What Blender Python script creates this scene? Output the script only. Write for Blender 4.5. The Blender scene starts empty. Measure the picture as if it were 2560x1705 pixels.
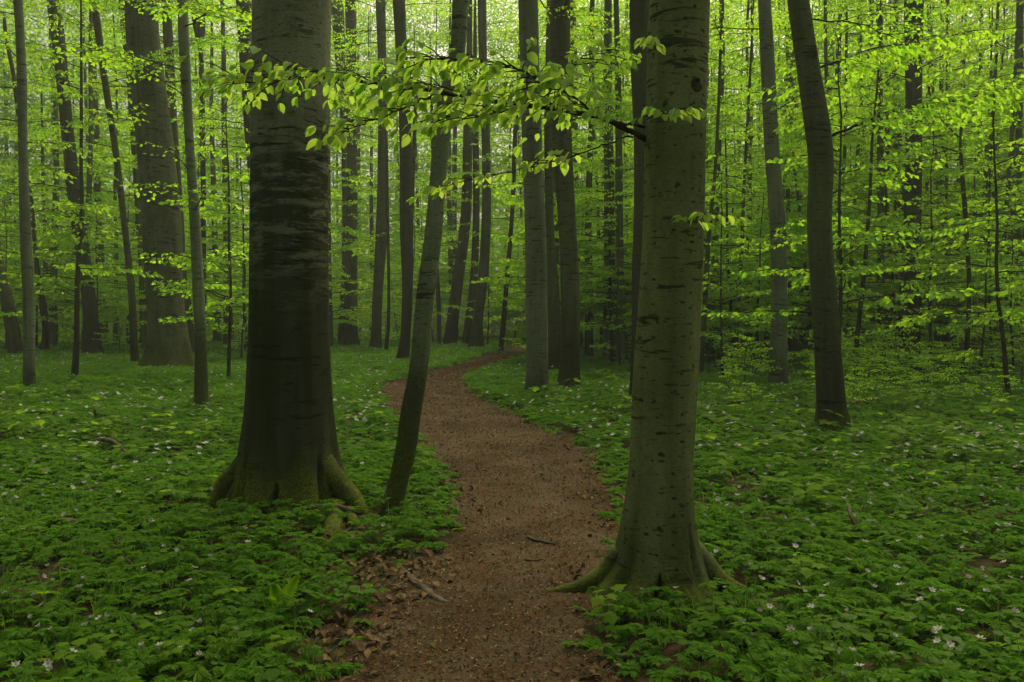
import bpy, math, random
import numpy as np
from mathutils import Vector, Matrix

R = math.radians
SC = bpy.context.scene
COL = SC.collection
rng = np.random.default_rng(7)
random.seed(7)

# ------------------------------------------------------------------ camera
F = 1991.0                 # focal length in pixels of a 2560 px wide frame (28 mm)
HORIZON = 780.0
EYE = 1.5
PITCH = math.atan((852.5 - HORIZON) / F)
cd = bpy.data.cameras.new("camera")
cd.lens = 28.0
cd.sensor_width = 36.0
cd.clip_end = 1000
cd.clip_start = 0.05
cam = bpy.data.objects.new("camera", cd)
cam.location = (0, 0, EYE)
cam.rotation_euler = (math.pi / 2 - PITCH, 0, 0)
COL.objects.link(cam)
SC.camera = cam

# ------------------------------------------------------------------ light
SUN_EL, SUN_AZ = R(58), R(20)          # azimuth from +Y towards +X: ahead of the camera, high
w = bpy.data.worlds.new("World")
SC.world = w
w.use_nodes = True
nt = w.node_tree
sky = nt.nodes.new("ShaderNodeTexSky")
sky.sky_type = 'NISHITA'
sky.sun_disc = False
sky.sun_elevation = SUN_EL
sky.sun_rotation = SUN_AZ
sky.air_density = 0.5
sky.dust_density = 9.0
sky.ozone_density = 0.0
bg = nt.nodes["Background"]
bg.inputs[1].default_value = 0.15
wb = nt.nodes.new("ShaderNodeMix")
wb.data_type = 'RGBA'
wb.blend_type = 'MULTIPLY'
wb.inputs[0].default_value = 1.0
wb.inputs[7].default_value = (1.0, .98, .76, 1)      # the neutral-warm white of an overcast sky
nt.links.new(sky.outputs[0], wb.inputs[6])
nt.links.new(wb.outputs[2], bg.inputs[0])

sd = bpy.data.lights.new("sun", 'SUN')
sd.energy = 0.9
sd.angle = R(60)
sd.color = (1.0, 0.96, 0.86)
sun = bpy.data.objects.new("sun", sd)
sv = Vector((math.sin(SUN_AZ) * math.cos(SUN_EL), math.cos(SUN_AZ) * math.cos(SUN_EL), math.sin(SUN_EL)))
sun.rotation_euler = sv.to_track_quat('Z', 'Y').to_euler()
sun.location = (5, 10, 40)
COL.objects.link(sun)

SC.view_settings.view_transform = 'Standard'
SC.view_settings.look = 'None'
SC.view_settings.exposure = 0.52
SC.view_settings.gamma = 1.0
SC.view_settings.use_curve_mapping = False
SC.render.engine = 'CYCLES'
cy = SC.cycles
cy.max_bounces = 14
cy.diffuse_bounces = 6
cy.glossy_bounces = 2
cy.transmission_bounces = 12
cy.transparent_max_bounces = 4
cy.caustics_reflective = False
cy.caustics_refractive = False
cy.use_denoising = True

# ------------------------------------------------------------------ pixel <-> place
K = 2560 / 2354.0          # my measurements were read off a 2354 px wide view


def ray(px, py):
    u = (px - 1280) / F
    v = (852.5 - py) / F
    cp, sp = math.cos(PITCH), math.sin(PITCH)
    return u, cp + v * sp, -sp + v * cp


def at(px, py, Y):
    dx, dy, dz = ray(px, py)
    t = Y / dy
    return np.array((dx * t, Y, EYE + dz * t))


def ground(px, py, z=0.0):
    dx, dy, dz = ray(px, py)
    t = (z - EYE) / dz
    return np.array((dx * t, dy * t, z))


def gd(x, y, z=0.0):
    return ground(x * K, y * K, z)


def ad(x, y, Y):
    return at(x * K, y * K, Y)


def to_px(P):
    P = np.atleast_2d(P)
    cp, sp = math.cos(PITCH), math.sin(PITCH)
    fw = P[:, 1] * cp - (P[:, 2] - EYE) * sp
    up = P[:, 1] * sp + (P[:, 2] - EYE) * cp
    return np.stack((1280 + F * P[:, 0] / fw, 852.5 - F * up / fw), 1)


# ------------------------------------------------------------------ noise
_lat = np.random.default_rng(99).random((256, 256))


def vn(x, y):
    x = np.asarray(x, float)
    y = np.asarray(y, float)
    xi = np.floor(x).astype(int)
    yi = np.floor(y).astype(int)
    fx = x - xi
    fy = y - yi
    fx = fx * fx * (3 - 2 * fx)
    fy = fy * fy * (3 - 2 * fy)
    a = _lat[xi & 255, yi & 255]
    b = _lat[(xi + 1) & 255, yi & 255]
    c = _lat[xi & 255, (yi + 1) & 255]
    d = _lat[(xi + 1) & 255, (yi + 1) & 255]
    return (a * (1 - fx) + b * fx) * (1 - fy) + (c * (1 - fx) + d * fx) * fy


def fbm(x, y, o=3):
    s = 0
    a = 1
    t = 0
    for k in range(o):
        s = s + a * vn(x * 2 ** k + 17 * k, y * 2 ** k + 31 * k)
        t += a
        a *= .5
    return s / t


# ------------------------------------------------------------------ mesh builder
class Geo:
    def __init__(self):
        self.v = []
        self.f = []      # (faces array m x k, material index, smooth)
        self.n = 0

    def add(self, V, Fs, mat=0, smooth=True):
        V = np.asarray(V, float).reshape(-1, 3)
        if not isinstance(Fs, (list, tuple)):
            Fs = [Fs]
        for Fa in Fs:
            Fa = np.asarray(Fa, int)
            if len(Fa):
                self.f.append((Fa + self.n, mat, smooth))
        self.v.append(V)
        self.n += len(V)

    def inst(self, T, Fs, M, P, mat=0, smooth=False):
        """copies of template T (n,3) with faces Fs: M (m,3,3), P (m,3)"""
        m = len(P)
        if m == 0:
            return
        V = np.einsum('mij,nj->mni', M, T) + P[:, None, :]
        off = (np.arange(m) * len(T))[:, None, None]
        self.add(V.reshape(-1, 3), [(np.asarray(Fa)[None] + off).reshape(-1, len(Fa[0])) for Fa in Fs], mat, smooth)

    def tubes(self, p0, p1, r0, r1, n=3, mat=0):
        p0, p1 = np.asarray(p0, float), np.asarray(p1, float)
        if len(p0) == 0:
            return
        d = p1 - p0
        d /= np.linalg.norm(d, axis=1)[:, None] + 1e-9
        ref = np.where(np.abs(d[:, 2:3]) > .9, [[1., 0, 0]], [[0, 0, 1.]])
        a = np.cross(d, ref)
        a /= np.linalg.norm(a, axis=1)[:, None]
        b = np.cross(d, a)
        th = np.arange(n) * 2 * np.pi / n
        ring = a[:, None] * np.cos(th)[None, :, None] + b[:, None] * np.sin(th)[None, :, None]
        V = np.concatenate((p0[:, None] + ring * np.asarray(r0)[:, None, None], p1[:, None] + ring * np.asarray(r1)[:, None, None]), 1)
        k = np.arange(n)
        k2 = (k + 1) % n
        q = np.stack((k, k2, k2 + n, k + n), 1)
        off = (np.arange(len(p0)) * 2 * n)[:, None, None]
        self.add(V.reshape(-1, 3), [(q[None] + off).reshape(-1, 4)], mat, True)

    def path(self, pts, rad, n=8, mat=0, cap=True, lump=0.0, seed=0):
        """one continuous tube through pts"""
        pts = np.asarray(pts, float)
        rad = np.asarray(rad, float)
        d = np.gradient(pts, axis=0)
        d /= np.linalg.norm(d, axis=1)[:, None] + 1e-9
        ref = np.array((0, 0, 1.)) if abs(d[:, 2]).mean() < .8 else np.array((1., 0, 0))
        a = np.cross(d, ref)
        a /= np.linalg.norm(a, axis=1)[:, None] + 1e-9
        b = np.cross(d, a)
        th = np.arange(n) * 2 * np.pi / n
        rr = rad[:, None] * np.ones(n)[None]
        if lump:
            rr = rr * (1 + lump * (fbm(np.cos(th)[None] * 1.3 + np.arange(len(pts))[:, None] * .45 + seed, np.sin(th)[None] * 1.3 + seed * 3.1) - .5) * 2)
        V = pts[:, None] + rr[:, :, None] * (a[:, None] * np.cos(th)[None, :, None] + b[:, None] * np.sin(th)[None, :, None])
        m = len(pts)
        i = np.arange(m - 1)[:, None] * n
        k = np.arange(n)[None]
        k2 = (k + 1) % n
        q = np.stack((i + k, i + n + k, i + n + k2, i + k2), -1).reshape(-1, 4)
        fs = [q]
        V = V.reshape(-1, 3)
        if cap:
            V = np.vstack((V, pts[0], pts[-1]))
            e = m * n
            k = np.arange(n)
            k2 = (k + 1) % n
            fs.append(np.stack((np.full(n, e), k, k2), 1))
            fs.append(np.stack((np.full(n, e + 1), (m - 1) * n + k2, (m - 1) * n + k), 1))
        self.add(V, fs, mat, True)

    def mesh(self, name, mats):
        me = bpy.data.meshes.new(name)
        V = np.vstack(self.v) if self.v else np.zeros((0, 3))
        me.vertices.add(len(V))
        me.vertices.foreach_set("co", V.astype(np.float32).ravel())
        nl = sum(f.size for f, _, _ in self.f)
        nf = sum(len(f) for f, _, _ in self.f)
        me.loops.add(nl)
        me.polygons.add(nf)
        me.loops.foreach_set("vertex_index", np.concatenate([f.ravel() for f, _, _ in self.f]).astype(np.int32))
        tot = np.concatenate([np.full(len(f), f.shape[1]) for f, _, _ in self.f])
        me.polygons.foreach_set("loop_start", (np.cumsum(tot) - tot).astype(np.int32))
        me.polygons.foreach_set("material_index", np.concatenate([np.full(len(f), m) for f, m, _ in self.f]).astype(np.int32))
        me.polygons.foreach_set("use_smooth", np.concatenate([np.full(len(f), s) for f, _, s in self.f]).astype(bool))
        for m in mats:
            me.materials.append(m)
        me.update(calc_edges=True)
        return me

    def obj(self, name, mats, parent=None, origin=None):
        if origin is not None:
            o3 = np.asarray(origin, float)
            self.v = [v - o3 for v in self.v]
        o = bpy.data.objects.new(name, self.mesh(name, mats if isinstance(mats, (list, tuple)) else [mats]))
        COL.objects.link(o)
        if parent is not None:
            o.parent = parent
        elif origin is not None:
            o.location = origin
        return o


def tag(o, label=None, cat=None, group=None, kind=None):
    if label:
        o["label"] = label
    if cat:
        o["category"] = cat
    if group:
        o["group"] = group
    if kind:
        o["kind"] = kind
    return o


def thing(name, loc, label, cat, group=None, rz=0):
    o = bpy.data.objects.new(name, None)
    o.empty_display_size = .2
    o.location = [float(q) for q in loc]
    o.rotation_euler = (0, 0, rz)
    COL.objects.link(o)
    return tag(o, label, cat, group)


def dup(root, loc, rz, scale=1.0, label=None, group=None, tilt=(0, 0)):
    r = root.copy()
    COL.objects.link(r)
    r.location = [float(q) for q in loc]
    r.rotation_euler = (tilt[0], tilt[1], rz)
    r.scale = (scale, scale, scale)
    if label:
        r["label"] = label
    if group:
        r["group"] = group
    for ch in root.children:
        c = ch.copy()
        COL.objects.link(c)
        c.parent = r
        for g in ch.children:
            e = g.copy()
            COL.objects.link(e)
            e.parent = c
    return r


# ------------------------------------------------------------------ materials
class NT:
    def __init__(self, name):
        self.m = bpy.data.materials.new(name)
        self.m.use_nodes = True
        self.t = self.m.node_tree
        for n in list(self.t.nodes):
            if n.type != 'OUTPUT_MATERIAL':
                self.t.nodes.remove(n)
        self.out = self.t.nodes["Material Output"]

    def n(self, kind, props=None, **ins):
        nd = self.t.nodes.new("ShaderNode" + kind)
        for k, v in (props or {}).items():
            setattr(nd, k, v)
        for k, v in ins.items():
            key = int(k[1:]) if k[0] == 'i' and k[1:].isdigit() else k.replace('_', ' ')
            self.set(nd.inputs[key], v)
        return nd

    def set(self, sock, v):
        if isinstance(v, bpy.types.NodeSocket):
            self.t.links.new(v, sock)
        elif isinstance(v, bpy.types.Node):
            self.t.links.new(v.outputs[0], sock)
        else:
            if isinstance(v, (tuple, list)) and len(v) == 3 and sock.type == 'RGBA':
                v = (*v, 1)
            sock.default_value = v

    def mix(self, f, a, b):
        nd = self.t.nodes.new("ShaderNodeMix")
        nd.data_type = 'RGBA'
        self.set(nd.inputs[0], f)
        self.set(nd.inputs[6], a)
        self.set(nd.inputs[7], b)
        return nd.outputs[2]

    def math(self, op, a, b=0.0, clamp=False):
        return self.n("Math", {"operation": op, "use_clamp": clamp}, i0=a, i1=b).outputs[0]

    def ramp(self, v, lo, hi, a=0.0, b=1.0):
        return self.n("MapRange", {"interpolation_type": 'SMOOTHSTEP'}, i0=v, i1=lo, i2=hi, i3=a, i4=b).outputs[0]

    def noise(self, vec, scale=(1, 1, 1), s=1.0, detail=3.0, rough=.55, dist=0.0):
        mp = self.n("Mapping", Vector=vec, Scale=scale)
        return self.n("TexNoise", Vector=mp, Scale=s, Detail=detail, Roughness=rough, Distortion=dist).outputs[0]


def leaf_mat(name, ca, cb, ta, tb, gloss=.04, tfac=.55, patch=.6):
    """reflecting colours ca..cb, light passing through ta..tb"""
    m = NT(name)
    geo = m.n("NewGeometry")
    oi = m.n("ObjectInfo")
    isl = geo.outputs["Random Per Island"]
    big = m.noise(geo.outputs["Position"], s=patch, detail=2)
    f = m.math('ADD', m.math('MULTIPLY', isl, .6), m.math('MULTIPLY', m.ramp(big, .3, .7), .45), True)
    f = m.math('ADD', m.math('MULTIPLY', f, .8), m.math('MULTIPLY', oi.outputs["Random"], .2))
    d = m.n("BsdfDiffuse", Color=m.mix(f, ca, cb))
    t = m.n("BsdfTranslucent", Color=m.mix(f, ta, tb))
    s = m.n("MixShader", i0=tfac, i1=d, i2=t)
    if gloss:
        g = m.n("BsdfGlossy", Color=(.8, .85, .8), Roughness=.42)
        s = m.n("MixShader", i0=gloss, i1=s, i2=g)
    m.t.links.new(s.outputs[0], m.out.inputs[0])
    return m.m


def plain(name, a, b, scale=8.0, rough=.9, bump=.3, stretch=(1, 1, 1), island=False):
    m = NT(name)
    tc = m.n("TexCoord")
    v = tc.outputs["Object"]
    nz = m.noise(v, stretch, scale, 4)
    f = m.ramp(nz, .35, .65)
    if island:
        f = m.math('ADD', m.math('MULTIPLY', f, .3), m.math('MULTIPLY', m.n("NewGeometry").outputs["Random Per Island"], .7))
    p = m.n("BsdfPrincipled", Base_Color=m.mix(f, a, b), Roughness=rough)
    p.inputs["Specular IOR Level"].default_value = .05
    if bump:
        bp = m.n("Bump", Strength=bump, Distance=.01, Height=nz)
        m.set(p.inputs["Normal"], bp)
    m.t.links.new(p.outputs[0], m.out.inputs[0])
    return m.m


def bark(name, light, dark, marks=.5, mott=.35, streak=.3, moss=0.0, moss_h=.3, wet=None, flakes=False, spots=.0, green=(.026, .036, .006), mossc=(.115, .145, .010)):
    """smooth beech bark: mottling, dark lenticel marks running round the stem, vertical streaks, moss at the foot.
    wet = (z0, z1): the stain of dark algae below z1, fading in from z0"""
    m = NT(name)
    tc = m.n("TexCoord")
    oi = m.n("ObjectInfo")
    v = m.n("VectorMath", {"operation": 'ADD'}, i0=tc.outputs["Object"], i1=m.n("VectorMath", {"operation": 'SCALE'}, i0=(3.1, 7.7, 5.3), Scale=m.math('MULTIPLY', oi.outputs["Random"], 9.0)).outputs[0]).outputs[0]
    z = m.n("SeparateXYZ", i0=tc.outputs["Object"]).outputs[2]
    mot = m.noise(v, (1, 1, .6), 2.3, 5, .6)
    col = m.mix(m.math('MULTIPLY', m.ramp(mot, .38, .68), mott), light, dark)
    st = m.noise(v, (9, 9, .5), 1.0, 4, .6)
    col = m.mix(m.math('MULTIPLY', m.ramp(st, .4, .7), streak), col, green)
    sel0 = m.noise(v, (1.6, 1.6, .9), 1.0, 3, .6)
    if wet:
        wz = m.math('ADD', z, m.math('MULTIPLY', m.math('SUBTRACT', m.noise(v, (3, 3, 1.2), 1.0, 5, .65), .5), 1.6))
        wf = m.ramp(wz, wet[0], wet[1])
        wcol = m.mix(m.ramp(st, .35, .65), tuple(q * .85 for q in dark), tuple(q * .95 for q in green))
        if flakes:
            fl = m.noise(v, (3.4, 3.4, 15), 1.0, 9, .72, .25)
            ff = m.math('MULTIPLY', m.ramp(fl, .47, .60), m.ramp(m.math('ADD', z, m.math('MULTIPLY', m.math('SUBTRACT', sel0, .5), 2.4)), 1.2, 2.4))
            wcol = m.mix(m.math('MULTIPLY', ff, .8), wcol, tuple(q * .8 for q in light))
        col = m.mix(wf, col, wcol)
    ln = m.noise(v, (3.2, 3.2, 24), 1.0, 4, .6, .3)
    sel = m.noise(v, (1, 1, 1), 1.7, 2)
    lf = m.math('MULTIPLY', m.ramp(ln, .57, .62), m.ramp(sel, .38, .6))
    ln2 = m.noise(v, (9, 9, 42), 1.0, 3, .5)
    lf2 = m.math('MULTIPLY', m.ramp(ln2, .64, .68), .8)
    lf = m.math('MULTIPLY', m.math('MAXIMUM', lf, lf2), marks)
    col = m.mix(lf, col, tuple(q * .22 for q in dark))
    if spots:
        dv = m.n("VectorMath", {"operation": 'ADD'}, i0=v, i1=m.n("VectorMath", {"operation": 'SCALE'}, i0=m.n("TexNoise", Vector=v, Scale=34.0, Detail=4.0).outputs["Color"], Scale=.045).outputs[0]).outputs[0]
        for (sc_, bias, wd) in (((12, 12, 22), .52, .62), ((21, 21, 38), .32, .55), ((38, 38, 60), .45, .5)):
            vo = m.n("TexVoronoi", Vector=m.n("Mapping", Vector=dv, Scale=sc_), Scale=1.0)
            rnd = m.n("SeparateXYZ", i0=vo.outputs["Color"]).outputs[0]
            thr = m.math('MULTIPLY', m.math('SUBTRACT', rnd, bias), wd)
            sp = m.math('MULTIPLY', m.math('SUBTRACT', thr, vo.outputs["Distance"]), 9.0, True)
            lf = m.math('MAXIMUM', lf, m.math('MULTIPLY', sp, spots))
            col = m.mix(m.math('MULTIPLY', sp, spots), col, tuple(q * .2 for q in dark))
    # broad dark blotches and old branch scars
    bl = m.noise(v, (4, 4, 5), 1.0, 4, .7, .6)
    col = m.mix(m.math('MULTIPLY', m.ramp(bl, .66, .72), marks), col, tuple(q * .25 for q in dark))
    if moss:
        mz = m.math('ADD', z, m.math('MULTIPLY', m.math('SUBTRACT', m.noise(v, (4, 4, 2.5), 1.0, 4, .65), .5), moss_h * 2.2))
        mf = m.math('MULTIPLY', m.ramp(mz, moss_h, moss_h * .1), moss)
        fine = m.noise(v, (1, 1, 1), 60, 3)
        col = m.mix(mf, col, m.mix(m.ramp(fine, .3, .7), tuple(q * .35 for q in mossc), mossc))
    fine = m.noise(v, (1, 1, 2.4), 38, 4, .65)
    col = m.mix(m.math('MULTIPLY', m.ramp(fine, .35, .7), .35), col, tuple(q * .5 for q in dark))
    p = m.n("BsdfPrincipled", Base_Color=col, Roughness=.85)
    p.inputs["Specular IOR Level"].default_value = .06
    hgt = m.math('SUBTRACT', m.math('MULTIPLY', fine, .5), m.math('MULTIPLY', lf, .8))
    m.set(p.inputs["Normal"], m.n("Bump", Strength=.55, Distance=.012, Height=hgt))
    m.t.links.new(p.outputs[0], m.out.inputs[0])
    return m.m


BARK_PALE = bark("bark_pale", (0.185, 0.210, 0.146), (0.065, 0.075, 0.044), .7, .45, .35, moss=.7, moss_h=.22, wet=(1.0, -.5), spots=.4)
BARK_MID = bark("bark_mid", (0.110, 0.127, 0.064), (0.047, 0.054, 0.024), .9, .5, .4, moss=.5, moss_h=.3, wet=(2.6, -.2), spots=.45)
BARK_DARK = bark("bark_dark", (0.081, 0.094, 0.048), (0.034, 0.041, 0.020), .6, .5, .5, moss=.4, moss_h=.3, wet=(3.5, .3))
BARK_BIG = bark("bark_big_stained", (0.245, 0.262, 0.178), (0.054, 0.062, 0.038), .9, .5, .25, moss=.95, moss_h=.55, wet=(3.35, 2.55), flakes=True, spots=.45)
BARK_RIGHT = bark("bark_big_olive", (0.194, 0.218, 0.100), (0.075, 0.087, 0.034), .85, .55, .5, moss=.75, moss_h=.2, wet=(.9, -.2), green=(.042, .058, .012), spots=.85)
BARK_LEAN = bark("bark_leaning", (0.209, 0.242, 0.157), (0.065, 0.075, 0.046), .75, .4, .3, moss=.7, moss_h=1.1, wet=(1.9, .8), green=(.05, .07, .014), spots=.5)
BARK_FAR = bark("bark_far", (0.123, 0.146, 0.068), (0.053, 0.068, 0.027), .5, .5, .4, moss=.3, moss_h=.4)
BARK_BIGMOTHER = bark("bark_grey_scarred", (0.122, 0.140, 0.072), (0.050, 0.060, 0.030), 1.0, .6, .4, moss=.9, moss_h=.6, wet=(1.2, -.4), spots=.9)
TWIG = plain("twig_bark", (.03, .028, .014), (.06, .055, .028), 20, .9, 0)

LEAF = leaf_mat("beech_leaf", (.10, .24, .012), (.18, .32, .018), (.31, .76, .014), (.58, .87, .034), tfac=.62, gloss=.012)
LEAF_NEAR = leaf_mat("beech_leaf_near", (.13, .24, .04), (.19, .30, .055), (.38, .70, .045), (.62, .80, .09), gloss=.015, patch=3, tfac=.64)
LEAF_FAR = leaf_mat("beech_leaf_far", (.10, .25, .012), (.20, .34, .020), (.34, .76, .014), (.62, .87, .040), gloss=.008, patch=.25, tfac=.62)
CARPET = leaf_mat("anemone_leaf", (.040, .115, .007), (.098, .205, .012), (.08, .27, .007), (.18, .40, .012), gloss=.006, tfac=.42, patch=1.2)
SEED = leaf_mat("seedling_leaf", (.075, .175, .008), (.13, .225, .012), (.20, .44, .008), (.30, .52, .014), gloss=.006, tfac=.48, patch=2)
HERB = leaf_mat("herb_leaf", (.038, .105, .006), (.085, .175, .012), (.07, .22, .006), (.15, .33, .010), gloss=.008, tfac=.42, patch=1.5)
NEEDLE = leaf_mat("spruce_needles", (.015, .035, .012), (.03, .06, .02), (.02, .05, .01), (.04, .08, .02), gloss=.02, tfac=.3)
GRASS = leaf_mat("grass_blade", (.04, .11, .012), (.09, .18, .02), (.10, .25, .012), (.18, .35, .02), gloss=.03, tfac=.4)
LITTER = plain("dead_leaf", (.06, .034, .016), (.17, .115, .058), 12, .9, .2, island=True)
PETAL = leaf_mat("white_petal", (.46, .47, .43), (.48, .46, .46), (.36, .37, .33), (.38, .38, .35), gloss=0, tfac=.3)
STAMEN = plain("yellow_stamen", (.55, .45, .06), (.6, .5, .1), 40, .8, 0)
STEM = plain("green_stem", (.06, .10, .025), (.09, .08, .03), 10, .8, 0)
WOODDEAD = plain("dead_wood", (.045, .035, .023), (.12, .10, .07), 9, .9, .5, (1, 1, 1))
MOSSWOOD = bark("mossy_wood", (.12, .10, .06), (.055, .045, .026), .3, .5, .3, moss=.0)

# ------------------------------------------------------------------ the path (edges read along the picture's rows)
PE = [(1700, 785, 1425), (1568, 800, 1400), (1480, 838, 1352), (1400, 885, 1336), (1330, 950, 1365), (1250, 1042, 1398), (1180, 1066, 1408),
      (1130, 1046, 1398), (1080, 1022, 1374), (1040, 996, 1336), (1000, 962, 1268), (960, 915, 1185), (930, 895, 1128), (900, 886, 1068),
      (880, 902, 1050), (862, 972, 1062), (845, 1040, 1112), (832, 1090, 1146), (822, 1130, 1172), (813, 1160, 1196), (805, 1178, 1207), (797, 1188, 1214), (789, 1196, 1222)]
_pl = np.array([gd(a, y) for y, a, b in PE])
_pr = np.array([gd(b, y) for y, a, b in PE])
_py = _pl[:, 1]


def path_x(Y):
    return np.interp(Y, _py, _pl[:, 0]), np.interp(Y, _py, _pr[:, 0])


def path_out(x, Y):
    """metres outside the path (negative inside)"""
    l, r = path_x(Y)
    s = np.maximum(l - x, x - r)
    return np.where(Y > _py[-1], 5.0, s)


def gz(x, y):
    x = np.asarray(x, float)
    y = np.asarray(y, float)
    z = (fbm(x * .45 + 3, y * .45 + 8, 3) - .5) * .14
    s = path_out(x, y)
    return z * np.clip(s / .8, 0, 1)


# ------------------------------------------------------------------ ground
def build_ground():
    g = Geo()
    ys = np.concatenate((np.linspace(-60, 0, 14), np.arange(.4, 16, .16), np.linspace(16.3, 60, 90), np.linspace(63, 120, 20)))
    t = np.linspace(-1, 1, 181)
    X = t[None] * np.abs(t[None]) ** .5 * (np.minimum(110, np.maximum(60, np.abs(ys)[:, None] * 1.6)))
    Y = ys[:, None] + 0 * X
    Z = gz(X, Y)
    V = np.stack((X, Y, Z), -1)
    m, n = X.shape
    i = np.arange(m - 1)[:, None] * n
    j = np.arange(n - 1)[None]
    q = np.stack((i + j, i + j + 1, i + n + j + 1, i + n + j), -1).reshape(-1, 4)
    g.add(V.reshape(-1, 3), [q])
    mt = NT("forest_soil")
    tc = mt.n("TexCoord")
    v = tc.outputs["Object"]
    a = mt.noise(v, s=9, detail=5, rough=.65)
    b = mt.noise(v, s=45, detail=3)
    c = mt.mix(mt.ramp(a, .35, .65), (.022, .015, .008), (.055, .037, .02))
    c = mt.mix(mt.math('MULTIPLY', mt.ramp(b, .5, .7), .6), c, (.09, .06, .032))
    gr = mt.noise(v, s=1.1, detail=4)
    c = mt.mix(mt.math('MULTIPLY', mt.ramp(gr, .4, .6), .55), c, (.022, .045, .008))
    p = mt.n("BsdfPrincipled", Base_Color=c, Roughness=.95, Specular_IOR_Level=.04)
    mt.set(p.inputs["Normal"], mt.n("Bump", Strength=.6, Distance=.03, Height=a))
    mt.t.links.new(p.outputs[0], mt.out.inputs[0])
    tag(g.obj("ground", mt.m), "dark leaf-littered forest soil under the ground plants", None, None, "structure")

    g = Geo()
    ys = np.unique(np.concatenate((np.arange(_py[0], 14, .06), np.arange(14, _py[-1], .4))))
    n = 25
    t = np.linspace(0, 1, n)
    l, r = path_x(ys)
    l = l - .10 - .12 * (fbm(ys * 3, ys * 0 + 2) - .3)
    r = r + .08 + .12 * (fbm(ys * 3, ys * 0 + 9) - .3)
    X = l[:, None] + (r - l)[:, None] * t[None]
    Y = ys[:, None] + 0 * X
    Z = gz(X, Y) + .006 + .012 * (fbm(X * 5, Y * 5, 3) - .4) * np.sin(np.pi * t)[None]
    m = len(ys)
    i = np.arange(m - 1)[:, None] * n
    j = np.arange(n - 1)[None]
    q = np.stack((i + j, i + j + 1, i + n + j + 1, i + n + j), -1).reshape(-1, 4)
    g.add(np.stack((X, Y, Z), -1).reshape(-1, 3), [q])
    mt = NT("path_mulch")
    v = mt.n("TexCoord").outputs["Object"]
    a = mt.noise(v, s=2.2, detail=5, rough=.6)
    b = mt.noise(v, s=70, detail=4, rough=.7)
    d = mt.noise(v, s=160, detail=2)
    damp = mt.noise(v, s=.9, detail=4, rough=.6)
    c = mt.mix(mt.ramp(a, .35, .65), (.060, .044, .022), (.094, .076, .045))
    c = mt.mix(mt.math('MULTIPLY', mt.ramp(b, .48, .62), .6), c, (.032, .021, .012))
    c = mt.mix(mt.math('MULTIPLY', mt.ramp(d, .58, .68), .6), c, (.20, .075, .025))
    p = mt.n("BsdfPrincipled", Base_Color=c, Roughness=.95, Specular_IOR_Level=.04)
    pass
    mt.set(p.inputs["Base Color"], mt.mix(mt.math('MULTIPLY', mt.ramp(damp, .46, .64), .5), c, (.028, .020, .011)))
    mt.set(p.inputs["Normal"], mt.n("Bump", Strength=.8, Distance=.014, Height=b))
    mt.t.links.new(p.outputs[0], mt.out.inputs[0])
    tag(g.obj("path", mt.m), "winding reddish-brown footpath covered in fallen bud scales", None, None, "structure")


build_ground()

# ------------------------------------------------------------------ leaves and sprays
LEAF1_V = np.array([(0, 0, 0), (.42, .33, .05), (1, 0, -.10), (.42, -.33, .05)])
LEAF1_F = [np.array([(0, 2, 1), (0, 3, 2)])]
_x = np.array([0, .15, .38, .62, .84, 1.0])
_w = np.array([0, .20, .305, .27, .14, 0])
_z = -.22 * _x ** 2
LEAF0_V = np.array([(_x[i], s * _w[i], _z[i] + (.10 * _w[i] / .33 if s else 0) + .012 * ((i % 2) * 2 - 1) * abs(s)) for i in range(6) for s in (-1, 0, 1)])
_q = []
for i in range(5):
    a = i * 3
    _q += [(a, a + 1, a + 4, a + 3), (a + 1, a + 2, a + 5, a + 4)]
LEAF0_F = [np.array(_q)]


def frames(d, nrm):
    d = d / (np.linalg.norm(d, axis=1)[:, None] + 1e-9)
    s = np.cross(nrm, d)
    s /= np.linalg.norm(s, axis=1)[:, None] + 1e-9
    n = np.cross(d, s)
    return np.stack((d, s, n), -1)


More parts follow.
